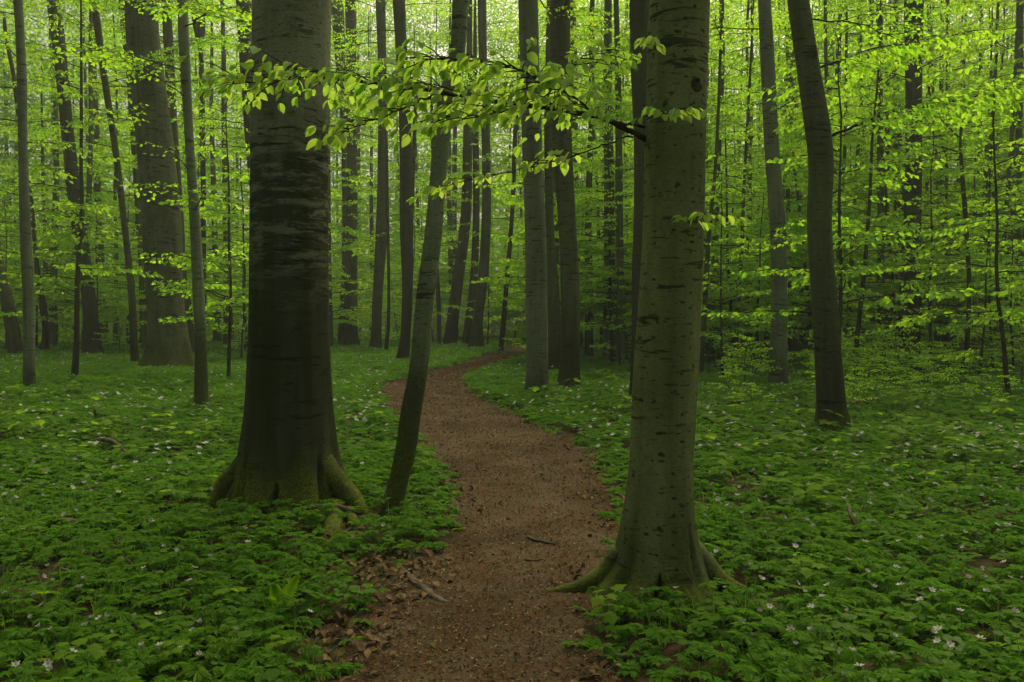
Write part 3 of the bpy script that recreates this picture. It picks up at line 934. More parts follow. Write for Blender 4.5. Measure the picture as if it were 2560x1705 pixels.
# ---- the other trunks one can measure, from left to right
MEAS = [
    ("beech_tree", "dark beech trunk slanting out of the frame at the far left edge", [(500, -40, -8), (620, -14, 10), (700, 4, 32), (770, 16, 46), (822, 20, 55)], BARK_MID, 15, [HIGH], {}),
    ("beech_tree", "slim pale grey beech stem, nearest the left edge of the picture", [(0, 32, 51), (60, 36, 54), (167, 40, 60), (334, 43, 62), (524, 47, 70), (758, 55, 79), (850, 55, 80), (897, 55, 84)], BARK_PALE, 14, [(2.2, 4.2, 5, .8, 1.4), (4.5, 11, 14, 1.4, 2.4)], {}),
    ("beech_tree", "thin crooked dark stem behind the slim pale beech at the left", [(0, 4, 11), (70, 8, 16), (170, 26, 35), (260, 38, 46), (400, 60, 68), (560, 76, 85), (640, 82, 94), (700, 90, 106), (760, 98, 114), (815, 92, 113)], BARK_DARK, 12, [(4, 10, 8, 1.2, 2.0)], {}),
    ("beech_tree", "straight dark beech leaning left, third thick trunk from the left edge", [(0, 108, 134), (23, 111, 139), (167, 129, 155), (334, 145, 172), (524, 166, 197), (691, 190, 220), (790, 193, 230), (822, 188, 240)], BARK_DARK, 16, [HIGH, (3.5, 6, 5, 1.2, 2.2)], {}),
    ("beech_tree", "slender leaning beech between the dark beech and the huge scarred one", [(0, 210, 225), (167, 231, 246), (334, 257, 271), (524, 280, 294), (691, 296, 312), (800, 299, 317), (838, 300, 321)], BARK_MID, 14, [(2.5, 5, 6, 1.0, 2.0), (5, 12, 12, 1.4, 2.8)], {}),
    ("beech_tree", "dark beech trunk half hidden behind the huge scarred beech, on its left", [(0, 273, 297), (167, 290, 314), (334, 302, 326), (524, 314, 340), (690, 324, 352), (770, 322, 358), (806, 318, 366)], BARK_DARK, 18, [HIGH], {}),
    ("large_beech", "huge grey beech with rows of dark scars and a broad mossy foot, left background", [(0, 291, 359), (90, 294, 364), (167, 302, 374), (334, 317, 396), (524, 329, 414), (691, 339, 420), (775, 341, 431), (815, 334, 440), (838, 322, 446), (853, 312, 450)], BARK_BIGMOTHER, 20,
     [(7, 16, 22, 2.4, 3.4)], dict(segs=48, lobes=.16, dz=.12, flare_h=.6, nl=6)),
    ("beech_tree", "grey beech stem tight behind the right side of the huge scarred beech", [(0, 372, 392), (300, 388, 408), (524, 402, 423), (600, 405, 426), (760, 426, 446), (822, 428, 447)], BARK_MID, 16, [HIGH], {}),
    ("beech_tree", "slim beech pale above and dark below, right of the huge scarred beech", [(0, 408, 430), (167, 416, 438), (334, 426, 446), (524, 437, 461), (691, 444, 470), (758, 448, 473), (900, 447, 479), (948, 446, 482)], BARK_LEAN, 14, [(2.0, 3.8, 5, .7, 1.3), (4.5, 11, 14, 1.4, 2.4)], dict(segs=28)),
    ("beech_tree", "very thin dark stem close behind the slim two-toned beech", [(0, 451, 458), (130, 457, 467), (334, 460, 472), (524, 463, 473), (640, 464, 474), (810, 462, 475)], BARK_DARK, 13, [(3, 10, 12, 1.0, 2.0)], {}),
    ("beech_tree", "dark beech trunk just left of the massive stained beech, mostly hidden by it", [(0, 543, 573), (150, 552, 578), (334, 565, 590), (600, 590, 616), (830, 600, 634)], BARK_DARK, 17, [HIGH, (4, 7, 5, 1.2, 2.4)], {}),
    ("beech_tree", "dark left stem of the close pair just right of the massive stained beech", [(0, 762, 788), (120, 769, 795), (270, 782, 798), (352, 785, 796), (600, 786, 800), (798, 776, 800)], BARK_MID, 17, [HIGH], {}),
    ("beech_tree", "straight flared beech, right stem of the close pair beside the massive stained beech", [(0, 794, 818), (167, 796, 819), (524, 795, 822), (690, 790, 822), (770, 789, 824), (801, 778, 833)], BARK_MID, 18, [HIGH, (3.5, 7, 6, 1.4, 2.4)], dict(lobes=.2)),
    ("beech_tree", "grey beech trunk midway between the close pair and the leaning beech", [(0, 864, 886), (120, 868, 888), (334, 869, 889), (524, 864, 891), (691, 856, 879), (775, 852, 877), (808, 845, 879)], BARK_MID, 17, [HIGH, (3.5, 6, 4, 1.4, 2.4)], {}),
    ("beech_tree", "pencil-thin stem standing right beside the midway grey beech", [(250, 884, 890), (524, 888, 895), (691, 890, 897), (760, 888, 896), (812, 882, 892)], BARK_DARK, 11, [(3, 9, 8, 1.0, 1.8)], {}),
    ("beech_tree", "dark straight beech just left of the leaning beech, its foot above the path bend", [(0, 903, 931), (120, 910, 936), (270, 917, 944), (524, 919, 950), (691, 924, 948), (800, 916, 942), (834, 907, 942)], BARK_DARK, 17, [HIGH], dict(segs=28)),
    ("broken_tree", "thin broken reddish stem leaning against the dark straight beech", [(0, 961, 971), (150, 957, 966), (270, 950, 959), (430, 944, 953), (620, 938, 948), (790, 926, 938), (820, 922, 936)], WOODDEAD, 9, None, {}),
    ("beech_tree", "slim pole behind the leaning beech where the path turns", [(300, 990, 998), (620, 1000, 1009), (691, 1003, 1013), (800, 1004, 1015)], BARK_DARK, 13, [(4, 11, 8, 1.4, 2.4)], {}),
    ("beech_tree", "thick dark beech curving left at its foot, first of three behind the path bend", [(250, 1066, 1086), (350, 1064, 1086), (524, 1056, 1081), (640, 1040, 1066), (740, 1026, 1054), (799, 1017, 1050)], BARK_DARK, 17, [HIGH], {}),
    ("beech_tree", "narrow blackish beech, middle of the three behind the path bend", [(200, 1085, 1098), (524, 1086, 1102), (640, 1080, 1098), (740, 1068, 1086), (798, 1060, 1080)], BARK_DARK, 16, [HIGH], {}),
    ("beech_tree", "tall grey beech curving left at its foot, last of three behind the path bend", [(0, 1098, 1118), (110, 1100, 1119), (270, 1106, 1125), (524, 1106, 1128), (640, 1098, 1122), (740, 1086, 1110), (806, 1074, 1114)], BARK_MID, 18, [HIGH, (4, 7, 5, 1.4, 2.4)], {}),
    ("beech_tree", "thin stem leaning right along the left edge of the path's far end", [(300, 1180, 1190), (524, 1170, 1180), (640, 1160, 1171), (740, 1152, 1163), (806, 1146, 1158)], BARK_DARK, 14, [(4, 11, 10, 1.4, 2.4)], {}),
    ("beech_tree", "pale banded beech, left trunk of the cluster right of the path", [(0, 1191, 1236), (167, 1196, 1240), (334, 1200, 1246), (524, 1207, 1254), (691, 1208, 1258), (858, 1209, 1260), (912, 1205, 1263)], BARK_PALE, 17, [HIGH], dict(segs=36)),
    ("beech_tree", "narrow middle trunk squeezed between the two stout ones right of the path", [(0, 1257, 1272), (300, 1251, 1272), (524, 1254, 1274), (691, 1258, 1287), (858, 1260, 1290)], BARK_MID, 17, [HIGH], dict(segs=24)),
    ("beech_tree", "stout brownish beech, right trunk of the cluster right of the path", [(0, 1264, 1311), (167, 1266, 1310), (334, 1269, 1315), (524, 1284, 1325), (691, 1289, 1334), (800, 1287, 1333), (860, 1284, 1332), (896, 1277, 1334)], BARK_MID, 17, [HIGH], dict(segs=36, lobes=.16)),
    ("beech_tree", "slim grey pole standing alone between the cluster and the tall olive-grey beech", [(0, 1356, 1367), (270, 1353, 1365), (524, 1344, 1360), (691, 1345, 1363), (826, 1343, 1365)], BARK_MID, 14, [(4.5, 11, 12, 1.4, 2.6)], {}),
    ("beech_tree", "dark knobbly beech showing along the left side of the tall olive-grey beech", [(0, 1448, 1494), (120, 1449, 1492), (334, 1457, 1498), (524, 1456, 1496), (640, 1452, 1490), (691, 1452, 1490), (820, 1452, 1490), (930, 1444, 1494)], BARK_DARK, 17, [HIGH], dict(segs=28, lump=.06)),
    ("beech_tree", "thin grey stem emerging behind the right side of the tall olive-grey beech", [(100, 1654, 1660), (270, 1647, 1654), (430, 1637, 1645), (524, 1626, 1636), (691, 1615, 1627), (868, 1605, 1616)], BARK_MID, 9, [(2.6, 8, 10, .8, 1.6)], {}),
    ("beech_tree", "straight pale beech, left of the two leaning trunks on the right", [(0, 1743, 1771), (167, 1750, 1782), (334, 1758, 1790), (524, 1770, 1806), (691, 1774, 1809), (858, 1768, 1810), (893, 1766, 1812)], BARK_PALE, 16, [HIGH], dict(segs=32)),
    ("beech_tree", "thin black stem just behind the straight pale beech on the right", [(430, 1806, 1816), (600, 1810, 1820), (740, 1813, 1822), (822, 1812, 1824)], BARK_DARK, 10, [(3, 9, 8, 1.0, 2.0)], {}),
    ("beech_tree", "stout dark beech leaning left, right of the two leaning trunks on the right", [(0, 1811, 1858), (167, 1834, 1885), (300, 1852, 1908), (345, 1858, 1913), (524, 1857, 1911), (691, 1867, 1924), (858, 1876, 1937), (930, 1878, 1944), (965, 1874, 1950), (992, 1866, 1954)], BARK_MID, 16, [(5, 12, 16, 1.6, 3.2)], dict(segs=48, lobes=.12, dz=.08, flare_h=.2)),
    ("beech_tree", "twin-stemmed dark beech rising high in the right background", [(0, 2080, 2121), (150, 2082, 2118), (334, 2084, 2118), (524, 2078, 2116), (691, 2068, 2114), (800, 2066, 2113), (862, 2064, 2115)], BARK_DARK, 18, [HIGH], dict(segs=28)),
    ("beech_tree", "forked beech with two bare arms left of the twin-stemmed one", [(285, 2036, 2046), (330, 2030, 2044), (524, 2026, 2043), (691, 2027, 2045), (824, 2024, 2048)], BARK_DARK, 12, [(6, 11, 8, 1.4, 2.4)], {}),
    ("beech_tree", "slim stem between the forked beech and the twin-stemmed one", [(250, 2058, 2070), (430, 2062, 2076), (600, 2066, 2080), (815, 2066, 2082)], BARK_DARK, 15, [HIGH], {}),
    ("sapling", "leafless crooked black sapling forking high, far right", [(240, 2214, 2218), (318, 2205, 2210), (370, 2206, 2214), (524, 2216, 2226), (658, 2223, 2232), (790, 2217, 2228), (850, 2208, 2222), (878, 2203, 2219)], BARK_DARK, 6.5, [(3.2, 6.3, 7, .8, 1.5)], {}),
    ("sapling", "wavy thin black stem left of the twin-stemmed dark beech", [(380, 2028, 2034), (524, 2041, 2047), (691, 2051, 2058), (770, 2056, 2063), (850, 2062, 2070)], BARK_DARK, 9, [(1.6, 7, 12, .9, 1.8)], {}),
]
TREES = []
for k, (nm, lab, rows, mat, h, cr, kw) in enumerate(MEAS):
    kw = dict(kw)
    kw.setdefault("seed", 100 + k)
    t, f, s = add_tree(nm, lab, rows, mat, h, crown=cr, **kw)
    TREES.append((t, f, s))

# long thin branches of the stout leaning beech on the right
tE, fE, sE = TREES[[m[1][:10] for m in MEAS].index("stout dark")]
YE = fE[1]
limb(tE, fE, [ad(1912, 312, YE), ad(1980, 284, YE - .3), ad(2060, 254, YE - .5), ad(2140, 244, YE - .6), ad(2230, 224, YE - .7), ad(2310, 206, YE - .8), ad(2380, 190, YE - .8)], .02, .005, 46, 61, LEAF, 1, .075, bare=.12, spread=(.3, 1.0))
limb(tE, fE, [ad(1885, 155, YE), ad(1950, 132, YE - .1), ad(2020, 108, YE + .2), ad(2120, 98, YE + .4), ad(2240, 70, YE + .6)], .018, .004, 40, 67, LEAF, 1, .075, bare=.12, spread=(.3, 1.0))
tP, fP, sP = TREES[[m[1][:13] for m in MEAS].index("straight pale")]
limb(tP, fP, [ad(1790, 250, fP[1]), ad(1850, 215, fP[1] - .6), ad(1900, 215, fP[1] - 1.0)], .015, .004, 20, 71, LEAF, 1, .075, spread=(.3, .9))
# bare fork of the crooked sapling
tS, fS, sS = TREES[[m[1][:9] for m in MEAS].index("leafless ")]
g = Geo()
for pts in ([(2208, 350), (2170, 340), (2115, 325), (2088, 312)], [(2204, 316), (2180, 292), (2150, 262), (2135, 245)], [(2214, 252), (2240, 232)]):
    pp = np.array([ad(x, y, fS[1]) for x, y in pts]) - fS
    g.path(pp, np.linspace(.02, .006, len(pp)), 6)
g.obj("branch", BARK_DARK, tS)
tF, fF, sF = TREES[[m[1][:6] for m in MEAS].index("forked")]
g = Geo()
for pts in ([(2034, 340), (2022, 310), (2012, 286), (2005, 262)], [(2036, 345), (2055, 318), (2072, 300), (2086, 272)]):
    pp = np.array([ad(x, y, fF[1]) for x, y in pts]) - fF
    g.path(pp, np.linspace(.09, .05, len(pp)), 8)
g.obj("limb", BARK_DARK, tF)

# ------------------------------------------------------------------ wood beyond: archetypes, then copies
def archetype(name, label, cat, group, h, r, z0, n, l0, l1, seed, mat=BARK_FAR, lsize=1.45, leafmat=None, bend=.35, z1=None, curve=1.0, jit=.5, hang=0.0):
    rs = np.random.default_rng(seed)
    root = thing(name, (0, 0, 0), label, cat, group)
    z = np.linspace(-.2, h, 9)
    bx, by = rs.normal(0, bend, 2)
    x = bx * np.sin(np.clip(z, 0, None) / h * 2.2) * .8 + rs.normal(0, .02, 9)
    y = by * np.sin(np.clip(z, 0, None) / h * 2.0) * .8 + rs.normal(0, .02, 9)
    x -= x[0]
    y -= y[0]
    rr = r * (1 - .85 * np.clip(z / h, 0, 1) ** 1.2) * (1 + .5 * np.exp(-np.clip(z, 0, None) / .25))
    st = Stem(z, x, y, rr)
    trunk_geo(st, 10, .5, 0, 5, seed, .05).obj("trunk", mat, root)
    c = Crown(1, seed)
    c.jit, c.hang = jit, hang
    for k in range(n):
        zz = z0 + ((z1 or h) - z0) * ((k + rs.random()) / n) ** curve
        az = rs.uniform(0, 2 * math.pi)
        sh = 1 - .55 * (zz - z0) / max(1, h - z0)
        c.spray(st.c(zz), az, rs.uniform(l0, l1) * sh, rs.uniform(-.1, .3), 1, lsize, rs.normal(0, .12), .9)
    c.obj(root, leafmat or LEAF_FAR)
    return root


FARTREE = [archetype("forest_tree", "", "tree", "", h, r, z0, n, 1.6, 3.2, 300 + k, curve=2.0, z1=h * .85, jit=1.15, hang=.35) for k, (h, r, z0, n) in
           enumerate([(17, .15, 1.8, 44), (16, .11, 1.5, 42), (18, .19, 2.4, 46), (15, .075, 1.3, 40), (17, .13, 2.0, 46), (14, .06, 1.0, 40)])]
SAPL = [archetype("beech_sapling", "", "sapling", "", h, r, z0, n, .9, 2.0, 400 + k, BARK_DARK, 1.2, LEAF, .25, jit=.8, hang=.2) for k, (h, r, z0, n) in
        enumerate([(6.0, .035, .9, 30), (4.5, .028, .6, 24), (8.0, .05, 1.4, 40), (5.2, .03, 1.0, 26)])]
LOWS = [archetype("beech_bush", "", "bush", "", h, r, z0, n, .7, 1.4, 450 + k, STEM, 1.15, LEAF, .15, jit=.8, hang=.15) for k, (h, r, z0, n) in
        enumerate([(1.3, .014, .2, 13), (1.0, .012, .12, 12), (1.7, .018, .25, 16)])]
SPRUCE = [archetype("spruce_tree", "", "conifer", "", 15, .14, .8, 60, 1.2, 2.6, 480, BARK_DARK, .7, NEEDLE, .1)]
_used = {}


def region(x, px):
    if px < 560:
        return "left"
    if px < 1180:
        return "middle left"
    if px < 1500:
        return "centre"
    if px < 2060:
        return "right of the tall olive-grey beech"
    return "far right"


def put(arr, k, x, y, sc, label, group, rz=None):
    src = arr[k % len(arr)]
    first = src.name not in _used
    rz = rz if rz is not None else rng.uniform(0, 2 * math.pi)
    if first:
        _used[src.name] = 1
        src.location = (float(x), float(y), float(gz(x, y)) - .02)
        src.rotation_euler = (0, 0, rz)
        src.scale = (sc, sc, sc)
        tag(src, label, None, group)
        return src
    return dup(src, (x, y, float(gz(x, y)) - .02), rz, sc, label, group, (rng.normal(0, .02), rng.normal(0, .02)))


FAR_LABEL = {
    "left": ("distant beech in the pale thicket behind the left-hand trunks", "distant beeches behind the left-hand trunks"),
    "middle left": ("distant beech behind the trunks between the massive stained beech and the path", "distant beeches left of the path"),
    "centre": ("distant slim beech around the far end of the path", "distant beeches around the far end of the path"),
    "right of the tall olive-grey beech": ("distant dark stem behind and right of the tall olive-grey beech", "distant beeches right of the tall beech"),
    "far right": ("distant slim pole in the close-set wood at the far right", "close-set poles at the far right"),
}
feet = [(f[0], f[1]) for t, f, s in TREES] + [(footA[0], footA[1]), (footB[0], footB[1]), (footL[0], footL[1])]


def clear(x, y, rad):
    return all((x - a) ** 2 + (y - b) ** 2 > rad * rad for a, b in feet)


# close-set wood behind: nearer ones first
n = 0
tries = 0
while n < 108 and tries < 8000:
    tries += 1
    Y = rng.uniform(19, 47) if rng.random() < .8 else rng.uniform(24, 40)
    px = rng.uniform(-250, 2800) if rng.random() < .55 else rng.uniform(1500, 2750)
    x = (px - 1280) / F * Y
    if path_out(np.array(x), np.array(Y)) < 1.2 and Y < 46:
        continue
    if px < 1150 and Y < 27:
        continue
    if 1150 < px < 1330 and Y < 34:
        continue
    if px > 1330 and Y < 20.5:
        continue
    if not clear(x, Y, 1.3):
        continue
    feet.append((x, Y))
    lab, grp = FAR_LABEL[region(x, px)]
    put(FARTREE, n, x, Y, rng.uniform(.85, 1.2), lab, grp)
    n += 1

# slender close-set poles, crowns high
POLES = [archetype("forest_pole", "", "tree", "", h, r, z0, 16, 1.2, 2.4, 340 + k, jit=1.1, hang=.3) for k, (h, r, z0) in enumerate([(15, .07, 5.0), (16, .09, 6.5), (14, .055, 4.5), (16, .12, 6.0)])]
n = 0
tries = 0
while n < 58 and tries < 6000:
    tries += 1
    Y = rng.uniform(21, 41)
    px = rng.uniform(1860, 2640) if rng.random() < .72 else rng.uniform(1330, 1860)
    x = (px - 1280) / F * Y
    if path_out(np.array(x), np.array(Y)) < 1.2 or not clear(x, Y, .7):
        continue
    feet.append((x, Y))
    rg = region(x, px)
    put(POLES, n, x, Y, rng.uniform(.85, 1.2), {"far right": "slender bare pole with its crown high up in the close-set wood at the far right"}.get(rg, "slender bare pole with its crown high up, far behind and right of the path"),
        "slender poles " + ("at the far right" if rg == "far right" else "right of the path"))
    n += 1

# understorey saplings with layered sprays
SAP_LABEL = {
    "left": ("layered young beech with flat pale sprays among the left-hand trunks", "young beeches among the left-hand trunks"),
    "middle left": ("layered young beech filling the gap between the massive stained beech and the path", "young beeches left of the path"),
    "centre": ("layered young beech standing near the far end of the path", "young beeches near the path's far end"),
    "right of the tall olive-grey beech": ("layered young beech between the tall olive-grey beech and the two leaning trunks", "young beeches right of the tall beech"),
    "far right": ("layered young beech with bright flat sprays at the far right", "young beeches at the far right"),
}
SPOTS = [(140, 26), (260, 27), (520, 24), (60, 19), (180, 17), (420, 19), (560, 17), (470, 29), (330, 33), (20, 28), (-60, 22), (620, 29), (880, 30), (960, 27), (1020, 33), (1100, 36), (900, 24), (1230, 33), (1130, 40), (1420, 25), (1480, 19),
         (1540, 22), (1520, 28), (1400, 33), (1820, 17), (1880, 20), (1840, 24), (1980, 18), (2140, 17), (2210, 15.5), (2330, 18), (2380, 14.5), (2450, 16.5), (2520, 13.5), (2560, 18), (2280, 21), (2430, 22), (2180, 24), (2050, 22), (1900, 27), (1700, 24),
         (2620, 15), (2490, 19), (2240, 18.5), (2120, 13.5), (700, 26), (780, 32), (1560, 34), (1450, 38), (1900, 33), (2330, 27), (2520, 25), (2300, 25), (2420, 27), (2100, 27), (2000, 24), (1960, 30), (1800, 28), (1750, 32), (1620, 26), (1560, 20), (1440, 29), (1350, 36), (1270, 41), (980, 39), (860, 37), (760, 28), (680, 31), (600, 24), (500, 34), (400, 25), (300, 22), (100, 31), (200, 24), (2200, 29), (2250, 33), (2480, 31), (2600, 22), (240, 36), (420, 38)]
FEETP = [(f[0] / f[1] * F + 1280, f[1]) for t, f, s in TREES]
for k, (px, Y) in enumerate(SPOTS):
    if any(abs(px - a) < 42 and Y < b + .4 for a, b in FEETP):
        continue
    px += rng.uniform(-20, 20)
    x = (px - 1280) / F * Y
    lab, grp = SAP_LABEL[region(x, px)]
    put(SAPL, k * 3 + int(rng.integers(4)), x, Y, rng.uniform(.85, 1.35), lab, grp)

LOWSPOT = [(1700, 19), (1660, 21), (1760, 18), (1880, 18.5), (1920, 20), (2030, 19.5), (2090, 20.5), (2130, 18.2), (2170, 19.3), (2230, 18.6), (2270, 20), (2320, 19.6), (2380, 20.4), (2440, 19), (2500, 20.6), (2570, 19.5), (2350, 17.6), (2210, 17.2), (2060, 17.8), (1990, 21), (1580, 22), (1400, 27), (1510, 23), (600, 27), (460, 31), (180, 30), (840, 31), (740, 31), (920, 31), (1780, 13), (1830, 14.5), (1880, 12.5), (2000, 12.5), (2080, 13), (2140, 12.2), (2180, 14), (2250, 13.2), (2330, 13.5), (2400, 12.8), (2470, 14), (2530, 12.6), (2560, 15), (2440, 16), (2280, 15), (2100, 16.5), (2020, 16.5), (1940, 17), (1860, 15.5), (1760, 16.5), (1350, 15.5), (1460, 16), (1400, 14.2), (1530, 17), (1500, 14), (1340, 13.2), (1450, 13), (160, 19), (360, 17), (520, 20), (90, 17), (240, 21), (440, 23), (1250, 26), (1180, 33), (640, 24), (960, 33), (820, 29), (1010, 36),(2080, 17), (2150, 18), (2190, 16.5), (2240, 17.5), (2300, 17), (2360, 19), (2420, 18), (2120, 15.5), (2050, 14.5), (2260, 19.5), (1960, 15), (2480, 19.5), (2540, 19), (1990, 18), (1890, 17), (1840, 19), (1500, 21), (1470, 25), (1420, 22), (1560, 24),
           (120, 24), (300, 27), (520, 28), (420, 33), (240, 30), (50, 27), (720, 28), (900, 26), (860, 34), (2330, 15.5), (2200, 20.5), (1330, 30), (1790, 20), (1720, 22)]
FEETPX = [(f[0] / f[1] * F + 1280, f[1]) for t, f, s in TREES[:-5]] + [(footB[0] / footB[1] * F + 1280, footB[1])]
for k, (px, Y) in enumerate(LOWSPOT):
    if any(abs(px - a) < 60 and Y < b + .6 for a, b in FEETPX):
        continue
    x = (px - 1280) / F * Y
    rg = region(x, px)
    wh = {"left": "behind the left-hand trunks", "middle left": "behind the trunks left of the path", "centre": "beyond the trunk cluster right of the path", "right of the tall olive-grey beech": "behind the two leaning trunks on the right", "far right": "on the ground at the far right"}[rg]
    put(LOWS, k, x, Y, rng.uniform(.8, 1.25) * (.42 if Y < 14.6 else .62 if Y < 17 else .8), "low bright green beech bush spreading " + wh, "low beech bushes " + wh)
for k, (px, Y) in enumerate([(120, 37), (190, 40), (40, 43), (330, 44)]):
    put(SPRUCE, k, (px - 1280) / F * Y, Y, .9 + .1 * k, "dark shadowy spruce deep in the wood at the far left", "dark spruces at the far left")

# ------------------------------------------------------------------ the wood that reads as one mass, all the way round
def build_far_wood():
    rs = np.random.default_rng(5)
    g = Geo()

    def clumps(nc, ang, rad, zr, rc, nl, size, pw=1.0, slope=0.0):
        a = rs.uniform(ang[0], ang[1], nc)
        r = rs.uniform(rad[0] ** 2, rad[1] ** 2, nc) ** .5
        z = zr[0] + (zr[1] - zr[0]) * rs.random(nc) ** pw
        if slope:
            r = rad[0] + z * slope + rs.normal(0, .8, nc) + 3.0 * vn(a * 14, z * .3)
        C = np.stack((np.sin(a) * r, np.cos(a) * r, z), 1)
        t = rs.uniform(0, 2 * np.pi, (nc, nl))
        q = rc * rs.random((nc, nl)) ** .5
        P = C[:, None] + np.stack((np.cos(t) * q, np.sin(t) * q, rs.normal(0, .10, (nc, nl)) - .10 * q), -1)
        P = P.reshape(-1, 3)
        D = np.stack((np.cos(t), np.sin(t), rs.normal(-.4, .4, (nc, nl))), -1).reshape(-1, 3)
        P = P[P[:, 2] > .2]
        D = D[:len(P)]
        N = np.array((0, 0, 1.)) + rs.normal(0, 1.3, (len(P), 3))
        g.inst(LEAF1_V, LEAF1_F, frames(D, N) * (size * rs.uniform(.7, 1.3, len(P)))[:, None, None], P, 0)

    clumps(10000, (-.74, .74), (40, 60), (.2, 25), 1.3, 56, .17, 1.15, .75)
    clumps(3000, (-.74, .74), (46, 68), (2, 29), 1.6, 50, .22)
    clumps(900, (.75, 5.53), (13, 34), (1.0, 17), 2.0, 26, .42)
    clumps(500, (.75, 5.53), (26, 44), (.5, 26), 2.4, 20, .55)
    # stems
    for k in range(150):
        inside = k < 110
        a = rs.uniform(-.7, .7) if inside else rs.uniform(.8, 5.4)
        r = rs.uniform(46, 60) if inside else rs.uniform(14, 40)
        h = rs.uniform(14, 24)
        x, y = math.sin(a) * r, math.cos(a) * r
        q = rs.normal(0, .3, 2)
        g.path([(x, y, -.2), (x + q[0] * .4, y, h * .4), (x + q[0], y + q[1], h)], np.array((1.1, .8, .3)) * rs.uniform(.07, .2), 6, 1, False)
    tag(g.obj("distant_wood", [LEAF_FAR, BARK_FAR]), "hazy mass of pale green beech wood closing the view behind the trunks", None, None, "stuff")


build_far_wood()

# ------------------------------------------------------------------ ground plants
def leaflet(n=3, sub=True, droop=.2):
    """one palmate leaf of three lobed leaflets along +x"""
    V, Fs5, Fs4 = [], [], []
    for k, a in enumerate(np.linspace(-1.0, 1.0, n)):
        L = 1.0 if k == n // 2 else .86
        if sub:
            half = [(0, 0), (.48, .21), (.74, .20), (.66, .08), (1.0, 0.0)]
        else:
            half = [(0, 0), (.55, .24), (1.0, 0.0)]
        base = len(V)
        pts = half + [(x, -y) for x, y in half[1:-1][::-1]]
        for x, y in pts:
            x2, y2 = x * L, y * L
            V.append((x2 * math.cos(a) - y2 * math.sin(a), x2 * math.sin(a) + y2 * math.cos(a), .06 * abs(y) / .2 - droop * x2 ** 2))
        if sub:
            Fs5 += [(base, base + 4, base + 3, base + 2, base + 1), (base, base + 7, base + 6, base + 5, base + 4)]
        else:
            Fs4 += [(base, base + 2, base + 1), (base, base + 3, base + 2)]
    return np.array(V), Fs5 if sub else Fs4


def whorl(sub, seed, three=3, droop=.25):
    """three palmate leaves round a stem top"""
    rs = np.random.default_rng(seed)
    V, Fs = [], []
    for k in range(three):
        v, f = leaflet(3, sub, droop * rs.uniform(.5, 1.6))
        s = rs.uniform(.8, 1.1)
        a = k * 2 * math.pi / three + rs.normal(0, .25)
        el = rs.normal(.05, .22)
        v = v * s + np.array((.14, 0, 0))
        ce, se = math.cos(el), math.sin(el)
        v = v @ np.array(((ce, 0, -se), (0, 1, 0), (se, 0, ce))).T
        ca, sa = math.cos(a), math.sin(a)
        v = v @ np.array(((ca, -sa, 0), (sa, ca, 0), (0, 0, 1))).T
        b = sum(len(q) for q in V)
        V.append(v)
        Fs += [tuple(i + b for i in q) for q in f]
    return np.vstack(V), [np.array(Fs)]


def rotz(a, s, tilt=None):
    c, n = np.cos(a), np.sin(a)
    M = np.zeros((len(a), 3, 3))
    M[:, 0, 0] = c
    M[:, 0, 1] = -n
    M[:, 1, 0] = n
    M[:, 1, 1] = c
    M[:, 2, 2] = 1
    if tilt is not None:
        T = np.zeros_like(M)
        T[:, 0, 0] = T[:, 1, 1] = T[:, 2, 2] = 1
        T[:, 0, 2] = tilt[:, 0]
        T[:, 2, 0] = -tilt[:, 0]
        T[:, 1, 2] = tilt[:, 1]
        T[:, 2, 1] = -tilt[:, 1]
        M = M @ T
    return M * np.asarray(s)[:, None, None]


ALLFEET = [(footA[0], footA[1], .36), (footB[0], footB[1], .22), (footL[0], footL[1], .12)] + [(f[0], f[1], float(s.rad(.1)) * .95) for t, f, s in TREES]


def scatter(y0, y1, dens, rs, edge=.16, bare=0.0, side=.74, off=0.0):
    """points over the wood floor off the path and off the trunks"""
    area_w = lambda y: 2 * (side * y + 1.0)
    ym = np.linspace(y0, y1, 200)
    W = area_w(ym)
    N = int(dens * np.trapz(W, ym))
    cdf = np.cumsum(W)
    y = np.interp(rs.random(N), cdf / cdf[-1], ym)
    x = (rs.random(N) * 2 - 1) * (side * y + 1.0)
    s = path_out(x, y) + .22 * (fbm(x * 4, y * 4, 2) - .5) - off
    ok = rs.random(N) < np.clip((s + .03) / edge, 0, 1)
    if bare:
        nz = fbm(x * 1.5 + 40, y * 1.5 + 12, 3)
        ok &= rs.random(N) < np.clip((nz - .34 + (1 - bare) * .5) / .14, .12, 1)
    # the patch of dead leaves in front of the massive beech, left of the path
    for (cx, cy, rx, ry) in LITTERP:
        ok &= (((x - cx) / rx) ** 2 + ((y - cy) / ry) ** 2 > 1) | (rs.random(N) < .22)
    for (cx, cy, rx, ry, kp) in THIN:
        ok &= (((x - cx) / rx) ** 2 + ((y - cy) / ry) ** 2 > 1) | (rs.random(N) < kp)
    for fx, fy, fr in ALLFEET:
        ok &= (x - fx) ** 2 + (y - fy) ** 2 > fr * fr
    return x[ok], y[ok]


_a = gd(860, 1330)
_b = gd(905, 1300)
_c = gd(740, 1250)
LITTERP = [(_a[0], _a[1], .34, .33), (_b[0], _b[1], .22, .25), (_c[0], _c[1], .25, .2), (*gd(790, 1470)[:2], .16, .3)]


THIN = [(*gd(700, 1178)[:2], .66, .24, .25), (*gd(655, 1165)[:2], .60, .30, .2), (*gd(1285, 1366)[:2], .32, .09, .05), (*gd(1510, 1385)[:2], .28, .16, .3), (*gd(1690, 1385)[:2], .30, .20, .12), (*gd(470, 1180)[:2], .34, .26, .12), (*gd(850, 1215)[:2], .22, .2, .15), (*gd(780, 1240)[:2], .16, .22, .3), (*gd(380, 853)[:2], 1.0, .7, .2)]


